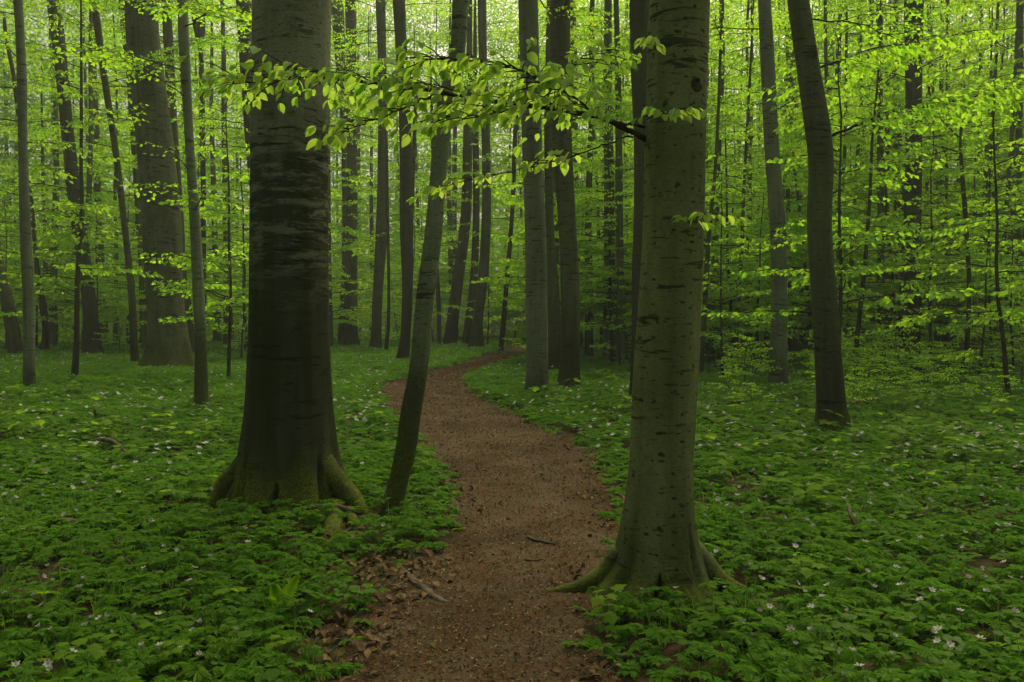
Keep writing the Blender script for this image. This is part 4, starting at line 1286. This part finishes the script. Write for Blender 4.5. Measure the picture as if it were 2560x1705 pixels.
def carpet():
    rs = np.random.default_rng(77)
    g = Geo()
    TF = [whorl(True, 500 + k) for k in range(6)]
    TL = [whorl(False, 520 + k, 3) for k in range(5)]

    def lay(y0, y1, dens, T, s0, s1, h0, h1, edge=.16, bare=.74, off=0.0, gg=None):
        x, y = scatter(y0, y1, dens, rs, edge, bare, off=off)
        n = len(x)
        hh = fbm(x * 1.1 + 5, y * 1.1 + 2, 2)
        s = path_out(x, y)
        hz = (h0 + (h1 - h0) * rs.random(n) ** .8) * (.55 + .9 * hh) * np.clip(.45 + s / .5, .4, 1)
        z = gz(x, y) + hz
        k = rs.integers(len(T), size=n)
        M = rotz(rs.uniform(0, 2 * np.pi, n), rs.uniform(s0, s1, n), rs.normal(0, .2, (n, 2)))
        P = np.stack((x, y, z), 1)
        for i, (V, Fs) in enumerate(T):
            q = k == i
            g.inst(V, Fs, M[q], P[q], 0, False)

    lay(2.2, 8, 240, TF, .040, .070, .03, .12)
    lay(2.2, 8, 120, TL, .035, .06, .01, .06, .2)
    lay(8, 14, 190, TF, .044, .074, .03, .12)
    lay(14, 24, 120, TL, .065, .105, .03, .12, .25, off=.12)
    lay(24, 50, 40, TL, .13, .22, .02, .13, .4, off=.5)
    tag(g.obj("ground_cover", CARPET), "dark green carpet of wood anemone leaves over the forest floor", None, None, "stuff")

    # patches of rounder, paler herb leaves among the anemones
    g = Geo()
    RV, RF = [], []
    for j in range(4):
        rs2 = np.random.default_rng(560 + j)
        V, Fq = [], []
        for k in range(5):
            a = k * 1.26 + rs2.normal(0, .3)
            q = rs2.uniform(.5, 1.0)
            pts = np.array([(.0, 0), (-.10, .26), (.10, .46), (.45, .50), (.78, .34), (.95, 0), (.78, -.34), (.45, -.50), (.10, -.46), (-.10, -.26)]) * rs2.uniform(.7, 1.1)
            b = len(V)
            for x_, y_ in pts:
                x2, y2 = x_ + .45, y_
                V.append((x2 * math.cos(a) - y2 * math.sin(a), x2 * math.sin(a) + y2 * math.cos(a), q * .5 - .25 * (x_ - .3) ** 2 - .15 * abs(y_)))
            c_ = len(V)
            V.append((np.mean([v_[0] for v_ in V[b:]]), np.mean([v_[1] for v_ in V[b:]]), q * .5 - .06))
            Fq += [(c_, b + i, b + (i + 1) % 10) for i in range(10)]
        RV.append(np.array(V))
        RF.append([np.array(Fq)])
    for (a0, a1, dn, s0, s1) in ((2.2, 8, 42, .03, .058), (8, 20, 26, .05, .09)):
        x, y = scatter(a0, a1, dn, rs, .2)
        nz = fbm(x * .9 + 71, y * .9 + 33, 3)
        q = (nz > .5) | (rs.random(len(x)) < .08)
        x, y = x[q], y[q]
        n = len(x)
        k = rs.integers(4, size=n)
        M = rotz(rs.uniform(0, 6.28, n), rs.uniform(s0, s1, n), rs.normal(0, .15, (n, 2)))
        P = np.stack((x, y, gz(x, y) + rs.uniform(.03, .11, n)), 1)
        for i in range(4):
            g.inst(RV[i], RF[i], M[k == i], P[k == i], 0, False)
    tag(g.obj("herb_patches", HERB), "patches of rounder paler herb leaves among the anemones", None, None, "stuff")

    # tufts of fine grass
    g = Geo()
    B = np.array([(-.012, 0, 0), (.012, 0, 0), (.010, .12, .55), (-.010, .12, .55), (0, .42, .95)])
    BF = [np.array([(0, 1, 2, 3)]), np.array([(3, 2, 4)])]
    x, y = scatter(2.6, 22, 16, rs, .3)
    nz = fbm(x * .7 + 9, y * .7 + 4, 2)
    q = nz > .52
    x, y = x[q], y[q]
    n = len(x)
    for k in range(5):
        M = rotz(rs.uniform(0, 6.28, n), rs.uniform(.12, .26, n))
        P = np.stack((x + rs.normal(0, .03, n), y + rs.normal(0, .03, n), gz(x, y)), 1)
        for fa in BF:
            pass
        g.inst(B, BF, M, P, 0, False)
    tag(g.obj("grass", GRASS), "thin grass blades growing through the anemone leaves", None, None, "stuff")

    # dead beech leaves, thick in the bare patch and along the path's edges
    g = Geo()
    LV = LEAF0_V * np.array((1, 1, 1.6))
    xs, ys = [], []
    x = rs.uniform(-6, 6, 9000)
    y = rs.uniform(2.3, 9, 9000)
    s = path_out(x, y)
    q = (s > -.16) & (s < .15 + .4 * rs.random(9000)) & (fbm(x * 2.2, y * 2.2, 2) > .38) | ((s > .2) & (rs.random(9000) < .22)) | ((s > -.6) & (s < 0) & (rs.random(9000) < .10))
    xs.append(x[q])
    ys.append(y[q])
    for (cx, cy, rx, ry) in LITTERP:
        m = 85
        t = rs.uniform(0, 6.28, m)
        u = rs.random(m) ** .6 * 1.35
        xs.append(cx + np.cos(t) * u * rx)
        ys.append(cy + np.sin(t) * u * ry)
    x, y = np.concatenate(xs), np.concatenate(ys)
    n = len(x)
    M = rotz(rs.uniform(0, 6.28, n), rs.uniform(.025, .062, n), rs.normal(0, .4, (n, 2)))
    g.inst(LV, LEAF0_F, M, np.stack((x, y, gz(x, y) + .012 + .02 * rs.random(n)), 1), 0, True)
    tag(g.obj("leaf_litter", LITTER), "brown dead beech leaves along the path's edges", None, None, "stuff")

    # bud scales, bark bits and small stones on the path
    g = Geo()
    m = 70000
    y = 2.3 + 26 * rs.random(m) ** 2.6
    l, r = path_x(y)
    x = l + (r - l) * (rs.random(m) * 1.12 - .06)
    V = np.array([(-.5, 0, 0), (0, .2, .09), (.5, 0, .02), (0, -.2, .06)])
    M = rotz(rs.uniform(0, 6.28, m), (.006 + .020 * rs.random(m) ** 2.2) * (.7 + y / 12), rs.normal(0, .4, (m, 2)))
    g.inst(V, [np.array([(0, 2, 1), (0, 3, 2)])], M, np.stack((x, y, gz(x, y) + .010 + .008 * rs.random(m)), 1), 0, False)
    mt = NT("bud_scales")
    isl = mt.n("NewGeometry").outputs["Random Per Island"]
    rp = mt.n("ValToRGB", i0=isl)
    el = rp.color_ramp.elements
    el[0].position, el[0].color = 0, (.03, .02, .012, 1)
    el[1].position, el[1].color = 1, (.24, .21, .12, 1)
    for p_, c_ in ((.3, (.055, .034, .014, 1)), (.52, (.17, .060, .018, 1)), (.66, (.13, .05, .018, 1)), (.80, (.13, .10, .05, 1))):
        e = el.new(p_)
        e.color = c_
    p = mt.n("BsdfPrincipled", Base_Color=rp, Roughness=.9, Specular_IOR_Level=.05)
    mt.t.links.new(p.outputs[0], mt.out.inputs[0])
    tag(g.obj("path_litter", mt.m), "orange-brown bud scales and bark bits strewn on the path", None, None, "stuff")


carpet()

# ------------------------------------------------------------------ anemone flowers
def flower_geo(seed, opened):
    """returns petals, stamens, stem geometry; head at z=1*h"""
    rs = np.random.default_rng(seed)
    pet, sta, stm = Geo(), Geo(), Geo()
    h = .13
    for k in range(6):
        a = k * math.pi / 3 + rs.normal(0, .08)
        e = {0: .25, 1: .75, 2: 1.15}[opened] + rs.normal(0, .12)
        L = .024 * rs.uniform(.9, 1.1)
        V = []
        for i, (t, wd) in enumerate(((0, .10), (.35, .26), (.7, .27), (1, .08))):
            for s in (-1, 1):
                x, yy, zz = t * L, s * wd * L, .12 * t * t * L
                V.append((x * math.cos(e) - zz * math.sin(e), yy, x * math.sin(e) + zz * math.cos(e)))
        V = np.array(V)
        ca, sa = math.cos(a), math.sin(a)
        V = V @ np.array(((ca, -sa, 0), (sa, ca, 0), (0, 0, 1))).T
        pet.add(V, [np.array([(0, 1, 3, 2), (2, 3, 5, 4), (4, 5, 7, 6)])], 0, True)
    for k in range(10):
        a = rs.uniform(0, 6.28)
        q = rs.random() * .005
        p = np.array((math.cos(a) * q, math.sin(a) * q, .003))
        sta.tubes([p * .4], [p + (0, 0, .004)], [.0009], [.0013], 4)
    stm.path([(0, 0, 0), (.002, -.01, -h * .4), (.012, -.012, -h)], [.0012, .0016, .0018], 5)
    return pet, sta, stm


FL = []
for k in range(5):
    op = (0, 0, 1, 1, 2)[k]
    pet, sta, stm = flower_geo(600 + k, op)
    r = thing("anemone_flower", (0, 0, 0), "", "flower", "white anemone flowers")
    pet.obj("petals", PETAL, r)
    sta.obj("stamens", STAMEN, r)
    stm.obj("stem", STEM, r)
    gq = Geo()
    for gg, mi in ((pet, 0), (sta, 1), (stm, 2)):
        b = gq.n
        V = np.vstack(gg.v)
        gq.v.append(V)
        gq.n += len(V)
        gq.f += [(f + b, mi, s) for f, _, s in gg.f]
    FL.append((r, gq.mesh("anemone_flower", [PETAL, STAMEN, STEM])))


def flower_place(px):
    if px[1] > 1420:
        v = "in the bottom"
    elif px[1] > 1180:
        v = "midway up the"
    else:
        v = "in the farther"
    if px[0] < 640:
        hh = "left corner" if v == "in the bottom" else "left-hand carpet"
    elif px[0] < 1180:
        hh = "strip left of the path"
    elif px[0] < 1720:
        hh = "strip right of the path"
    else:
        hh = "right corner" if v == "in the bottom" else "right-hand carpet"
    return v + " " + hh


def flowers():
    rs = np.random.default_rng(88)
    spots = []
    # flowers read off the photograph: (x, y) in the 2560 px frame
    for px, py in [(40, 1672), (120, 1540 + 120), (280, 1590), (128, 1680), (15, 1490), (88, 1490), (105, 1515), (210, 1448), (198, 1468), (78, 1565), (262, 1555), (340, 1555), (300, 1655), (497, 1640), (503, 1548), (592, 1570), (527, 1404), (445, 1388),
                   (380, 1310), (162, 1290), (612, 1322), (620, 1350), (412, 1362), (18, 1280), (50, 1188), (240, 1205), (330, 1182), (530, 1158), (406, 1190), (135, 1205), (1545, 1478), (1605, 1478), (1690, 1488), (1880, 1598), (1900, 1530), (1900, 1460),
                   (1960, 1305), (2033, 1318), (2120, 1415), (2068, 1460), (2010, 1480), (2055, 1510), (2120, 1548), (2030, 1580), (2128, 1640), (1963, 1648), (2095, 1690), (2105, 1705), (2148, 1684), (1990, 1615), (2180, 1240), (2185, 1298), (2320, 1278), (2390, 1278),
                   (2115, 1250), (2260, 1390), (2300, 1355), (2360, 1350), (2410, 1335), (2440, 1370), (2462, 1445), (2525, 1455), (2552, 1455), (2495, 1475), (2420, 1455), (2470, 1485), (2400, 1538), (2536, 1538), (2375, 1620), (2345, 1590), (2330, 1485), (2250, 1480),
                   (2185, 1470), (2240, 1415), (2510, 1420), (2500, 1395), (2390, 1235), (2520, 1265), (2550, 1298), (2270, 1235), (2170, 1310), (2540, 1218), (1790, 1385), (1905, 1455), (1780, 1215), (1795, 1250), (905, 1160), (1045, 1172), (1090, 1232), (775, 1535), (960, 1325)]:
        p = ground(px, py, .13)
        spots.append((p[0], p[1]))
    for (px0, px1, py0, py1, n) in [(0, 560, 960, 1240, 130), (1800, 2560, 1000, 1260, 90), (2200, 2560, 1060, 1180, 60), (1280, 1580, 930, 1130, 50), (830, 1000, 880, 1080, 60), (1760, 2560, 1260, 1640, 45), (0, 560, 1240, 1650, 26), (1740, 1900, 1080, 1300, 10)]:
        for _ in range(n):
            p = ground(rs.uniform(px0, px1), rs.uniform(py0, py1), .13)
            spots.append((p[0], p[1]))
    # the two or three hundred that show largest: one object each
    ok = []
    for x, y in spots:
        if path_out(np.array(x), np.array(y)) > .05 and all((x - a) ** 2 + (y - b) ** 2 > c * c for a, b, c in ALLFEET):
            ok.append((x, y))
    ok.sort(key=lambda q: q[1])
    firsts = set()
    far = Geo()
    for i, (x, y) in enumerate(ok):
        k = int(rs.integers(5))
        z = float(gz(x, y)) + rs.uniform(.10, .15)
        px = to_px((x, y, z))[0]
        st_ = {0: "wide open white anemone flower ", 1: "half open white anemone flower ", 2: "closing white anemone flower "}[(0, 0, 1, 1, 2)[k]]
        lab = st_ + flower_place(px)
        grp = "white anemone flowers"
        rz = rs.uniform(0, 6.28)
        tl = (rs.normal(.35, .3), rs.normal(0, .3))
        if i < 110:
            if k not in firsts:
                firsts.add(k)
                r = FL[k][0]
                r.location = (x, y, z)
                r.rotation_euler = (tl[0], tl[1], rz)
                r.scale = (.8,) * 3
                tag(r, lab, None, grp)
            else:
                dup(FL[k][0], (x, y, z), rz, rs.uniform(.65, .95), lab, grp, tl)
        elif i < 290:
            o = bpy.data.objects.new("anemone_flower", FL[k][1])
            COL.objects.link(o)
            o.location = (x, y, z)
            o.rotation_euler = (tl[0], tl[1], rz)
            o.scale = (rs.uniform(.8, 1.1),) * 3
            tag(o, lab, "flower", grp)
    # far specks beyond count
    x, y = scatter(7.5, 34, 6.0, rs, .5)
    nz = fbm(x * .5 + 2, y * .5 + 7, 2)
    q = nz > .44
    x, y = np.concatenate((x[q], [o_[0] for o_ in ok[290:]])), np.concatenate((y[q], [o_[1] for o_ in ok[290:]]))
    n = len(x)
    pet = np.vstack(flower_geo(640, 0)[0].v)
    pf = flower_geo(640, 0)[0].f
    far.inst(pet, [f for f, _, _ in pf], rotz(rs.uniform(0, 6.28, n), rs.uniform(.9, 1.3, n), rs.normal(0, .3, (n, 2))), np.stack((x, y, gz(x, y) + rs.uniform(.12, .19, n)), 1), 0, False)
    tag(far.obj("distant_flowers", PETAL), "tiny white anemone flowers dotting the distant carpet", None, None, "stuff")


flowers()

# ------------------------------------------------------------------ seedlings standing above the carpet
def broad_leaf(L, wd):
    """five-pointed maple-like leaf along +x"""
    out = [(0, 0), (.10, .30), (.02, .52), (.34, .36), (.50, .62), (.62, .34), (1.0, 0)]
    V = [(x * L, y * wd * L, -.25 * L * x * x - .12 * L * abs(y)) for x, y in out] + [(x * L, -y * wd * L, -.25 * L * x * x - .12 * L * abs(y)) for x, y in out[1:-1][::-1]]
    V.append((.32 * L, 0, .0))
    c = len(V) - 1
    m = len(V) - 1
    return np.array(V), [np.array([(c, i, (i + 1) % m) for i in range(m)])]


def seedling(seed, h, L, n, tiers):
    rs = np.random.default_rng(seed)
    r = thing("seedling", (0, 0, 0), "", "seedling", "seedlings")
    s = Geo()
    top = np.array((rs.normal(0, .02), rs.normal(0, .02), h))
    s.path([(0, 0, -.02), top * .5 + (0.004, 0, 0), top], [.0025, .002, .0014], 5)
    lf = Geo()
    for t in range(tiers):
        zt = h * (1 - .35 * t)
        for k in range(n):
            a = k * 2 * math.pi / n + t * .8 + rs.normal(0, .2)
            LL = L * rs.uniform(.75, 1.15)
            V, Fs = broad_leaf(LL, rs.uniform(.7, 1.0))
            e = rs.normal(-.02, .18)
            ce, se = math.cos(e), math.sin(e)
            V = (V + (.035, 0, 0)) @ np.array(((ce, 0, -se), (0, 1, 0), (se, 0, ce))).T
            ca, sa = math.cos(a), math.sin(a)
            V = V @ np.array(((ca, -sa, 0), (sa, ca, 0), (0, 0, 1))).T
            lf.add(V + top * (zt / h), Fs, 0, False)
            s.tubes([top * (zt / h)], [top * (zt / h) + np.array((ca * .035, sa * .035, 0))], [.001], [.0008], 4)
    s.obj("stem", STEM, r)
    lf.obj("leaves", SEED, r)
    return r


SD = [seedling(700 + k, h, L, n, t) for k, (h, L, n, t) in enumerate([(.16, .085, 3, 1), (.20, .10, 4, 1), (.13, .065, 2, 1), (.24, .095, 4, 2), (.18, .11, 3, 1)])]


def seedlings():
    rs = np.random.default_rng(91)
    spots = []
    for px, py in [(585, 1465), (630, 1300), (500, 1280), (700, 1570), (165, 1600), (230, 1605), (100, 1500), (180, 1630), (250, 1610), (340, 1400), (480, 1430), (760, 1625), (690, 1585), (870, 1375), (840, 1400), (130, 1110), (40, 1075), (300, 1120), (470, 1115), (500, 1165),
                   (900, 1140), (1060, 1150), (1350, 990), (1440, 960), (1370, 980), (1400, 1010), (1330, 970), (1480, 930), (2150, 1180), (2230, 1190), (2320, 1195), (2110, 1150), (2400, 1170), (2250, 1160), (2450, 1165), (2060, 1140), (2300, 1215), (2550, 1600), (2480, 1590), (1930, 1160),
                   (2290, 1600), (1720, 1110), (1800, 1180), (1500, 1495), (1525, 1505), (1340, 1515), (2000, 1420), (380, 1540), (60, 1640), (430, 1600), (250, 1670), (610, 1520)]:
        spots.append(tuple(ground(px, py, .15)[:2]))
    for (px0, px1, py0, py1, n) in [(1750, 2560, 960, 1130, 70), (1320, 1570, 900, 1060, 26), (0, 560, 920, 1130, 46), (830, 1000, 860, 1060, 8), (1900, 2560, 1130, 1300, 26), (0, 560, 1130, 1400, 14)]:
        for _ in range(n):
            spots.append(tuple(ground(rs.uniform(px0, px1), rs.uniform(py0, py1), .15)[:2]))
    used = set()
    for x, y in spots:
        if path_out(np.array(x), np.array(y)) < .08 or any((x - a) ** 2 + (y - b) ** 2 < c * c for a, b, c in ALLFEET):
            continue
        k = int(rs.integers(5))
        px = to_px((x, y, .15))[0]
        nm = "pale green seedling " + ("with two leaf tiers " if k == 3 else "with one leaf whorl ") + flower_place(px)
        grp = "broad-leaved seedlings above the anemone carpet"
        rz = rs.uniform(0, 6.28)
        sc = rs.uniform(.7, 1.15) * (.72 if y < 5.5 else 1.0 if y < 8 else 1.35)
        z = float(gz(x, y))
        if k not in used:
            used.add(k)
            r = SD[k]
            r.location = (x, y, z)
            r.rotation_euler = (0, 0, rz)
            r.scale = (sc, sc, sc)
            tag(r, nm, None, grp)
        else:
            dup(SD[k], (x, y, z), rz, sc, nm, grp, (rs.normal(0, .1), rs.normal(0, .1)))


seedlings()

# ------------------------------------------------------------------ dead wood, fern, roots
def stick(label, pts, r0, r1, mat=WOODDEAD, name="dead_branch", side=None, cat="stick", n=8, dz=0.02):
    P = np.array([ground(px, py, z) for px, py, z in pts])
    o3 = P[0].copy()
    t = np.linspace(0, 1, len(P))
    tt = np.linspace(0, 1, len(P) * 4)
    pp = np.stack([smooth_interp(tt, t, P[:, k]) for k in range(3)], 1) if len(P) > 2 else P
    tt = np.linspace(0, 1, len(pp))
    g = Geo()
    rr = (r0 + (r1 - r0) * tt) * (1 - .55 * np.abs(2 * tt - 1) ** 5)
    g.path(pp, rr, n, lump=.3, seed=len(label))
    for s in (side or []):
        Q = np.array([ground(px, py, z) for px, py, z in s])
        g.path(Q, np.linspace(r1 * .9, r1 * .4, len(Q)), 6, lump=.2)
    return tag(g.obj(name, mat, origin=o3), label, cat)


stick("mossy fallen branch lying across the foot of the massive stained beech", [(660, 1282, .05), (740, 1278, .08), (800, 1268, .10), (850, 1270, .09), (905, 1285, .05)], .028, .022, MOSSWOOD, "fallen_branch", cat="branch")
stick("short dark stick lying in the middle of the path", [(1318, 1340, .02), (1340, 1350, .02), (1388, 1360, .02)], .012, .008)
stick("small twig lying on the path left of the tall olive-grey beech", [(1310, 1398, .015), (1335, 1400, .018), (1358, 1396, .015)], .007, .005)
stick("thin twig at the right edge of the path, above the mossy root", [(1462, 1378, .015), (1500, 1374, .02)], .006, .003)
stick("grey weathered root end breaking through the left side of the path", [(985, 1412, -.03), (1010, 1432, -.004), (1040, 1458, .012), (1062, 1474, .006), (1085, 1492, .010), (1112, 1508, -.002), (1140, 1512, -.008), (1175, 1510, -.03)], .026, .016, WOODDEAD, "root", cat="root")
stick("forked dark twig standing up among the leaves at lower left", [(320, 1470, .02), (338, 1440, .05), (345, 1420, .08), (325, 1405, .11), (303, 1386, .15)], .007, .004, side=[[(345, 1420, .08), (365, 1410, .1)]])
stick("bent dead branch with a side arm lying among leaves at lower left", [(150, 1420, .10), (190, 1437, .08), (220, 1452, .06), (262, 1458, .03)], .012, .008, side=[[(150, 1447, .08), (200, 1443, .07), (240, 1455, .05)]])
stick("pale broken stake leaning up out of the carpet at right", [(2168, 1360, .02), (2150, 1330, .10), (2130, 1295, .17), (2118, 1258, .22)], .014, .012, name="broken_stake")
stick("long curved dead branch arching over the carpet at right", [(1972, 1364, .06), (2010, 1355, .11), (2060, 1355, .12), (2110, 1358, .11), (2140, 1376, .05)], .011, .008, side=[[(2168, 1380, .06), (2200, 1372, .09), (2225, 1372, .09)]])
stick("thin dark twig crossing the pale broken stake at right", [(2080, 1330, .09), (2130, 1335, .10), (2160, 1345, .09), (2190, 1357, .06)], .008, .005)
stick("low twig rising among flowers toward the right edge", [(2270, 1296, .06), (2310, 1280, .10), (2350, 1264, .14)], .006, .004)
stick("small half-buried log in the carpet at far lower left", [(125, 1310, .03), (165, 1306, .05), (215, 1312, .03)], .035, .03, name="small_log", cat="log")
stick("short brown log end beside the path at the bottom right", [(1505, 1640, .005), (1540, 1641, .016), (1580, 1643, .014), (1620, 1650, .018), (1670, 1664, -.01)], .018, .012, name="small_log", cat="log")
stick("dead branch lying in the left-hand carpet beyond the flowers", [(240, 1100, .10), (270, 1100, .14), (292, 1110, .11), (320, 1135, .05)], .03, .016)
stick("pale stub of dead wood standing in the left-hand carpet", [(244, 1062, .0), (240, 1040, .14), (236, 1022, .24)], .022, .016, name="dead_stub")
stick("reddish rotting log behind the stout leaning beech on the right", [(2115, 1022, .0), (2150, 1012, .05), (2185, 1004, .08), (2222, 1014, .05), (2275, 1030, .01)], .075, .045, plain("rotten_wood", (.032, .022, .010), (.085, .042, .02), 8, .95, .8), "rotting_log", cat="log")
stick("thin dead twig lying left of the path below the mossy branch", [(740, 1345, .03), (770, 1348, .04), (800, 1370, .02)], .004, .003)
stick("dark twig lying in the dead leaves at the bottom left of the path", [(920, 1640, .02), (945, 1622, .03)], .006, .004)

# fern beside the path
def fern():
    P0 = ground(700, 1545, 0)
    r = thing("fern", P0, "small bright green fern with two feathery fronds left of the path", "fern")
    rs = np.random.default_rng(3)
    for (px, py, z, lean) in [(745, 1440, .20, 0), (683, 1462, .16, 1), (660, 1500, .12, 2)]:
        T = ground(px, py, z) - P0
        T = np.array((T[0], min(T[1], .12), z))
        g = Geo()
        n = 15
        t = np.linspace(0, 1, n)
        mid = T * .5 + np.array((0, 0, .05))
        C = np.outer((1 - t) ** 2, (0, 0, 0)) + np.outer(2 * t * (1 - t), mid) + np.outer(t * t, T)
        g.path(C, np.linspace(.002, .0008, n), 5, 0)
        for i in range(3, n):
            L = .055 * (1 - (t[i] - .2)) * 1.0
            d = C[min(i + 1, n - 1)] - C[i - 1]
            d /= np.linalg.norm(d)
            sd = np.cross(d, (0, -1, .4))
            sd /= np.linalg.norm(sd)
            for s in (-1, 1):
                a = C[i]
                b = a + (sd * s + d * .35) * L
                wv = d * .010
                g.add([a - wv, a + wv, (a + b) / 2 + wv * .9, b, (a + b) / 2 - wv * .9], [np.array([(0, 1, 2, 3, 4)])], 0, False)
        g.obj("frond", SEED, r)


fern()
# ------------------------------------------------------------------ the soft damp air between the trees
def haze():
    g = Geo()
    x0, x1, y0, y1, z0, z1 = -125, 125, -75, 135, -1.4, 34
    V = [(x, y, z) for x in (x0, x1) for y in (y0, y1) for z in (z0, z1)]
    g.add(V, [np.array([(0, 1, 3, 2), (4, 6, 7, 5), (0, 4, 5, 1), (2, 3, 7, 6), (0, 2, 6, 4), (1, 5, 7, 3)])], 0, False)
    m = NT("haze")
    v = m.n("VolumePrincipled", Color=(.86, .92, .80), Density=.0018, Anisotropy=.2)
    m.t.links.new(v.outputs[0], m.out.inputs[1])
    tag(g.obj("haze", m.m), "thin damp haze hanging between the trees", None, None, "stuff")


haze()
print("objects", len(bpy.data.objects), "verts", sum(len(m.vertices) for m in bpy.data.meshes))
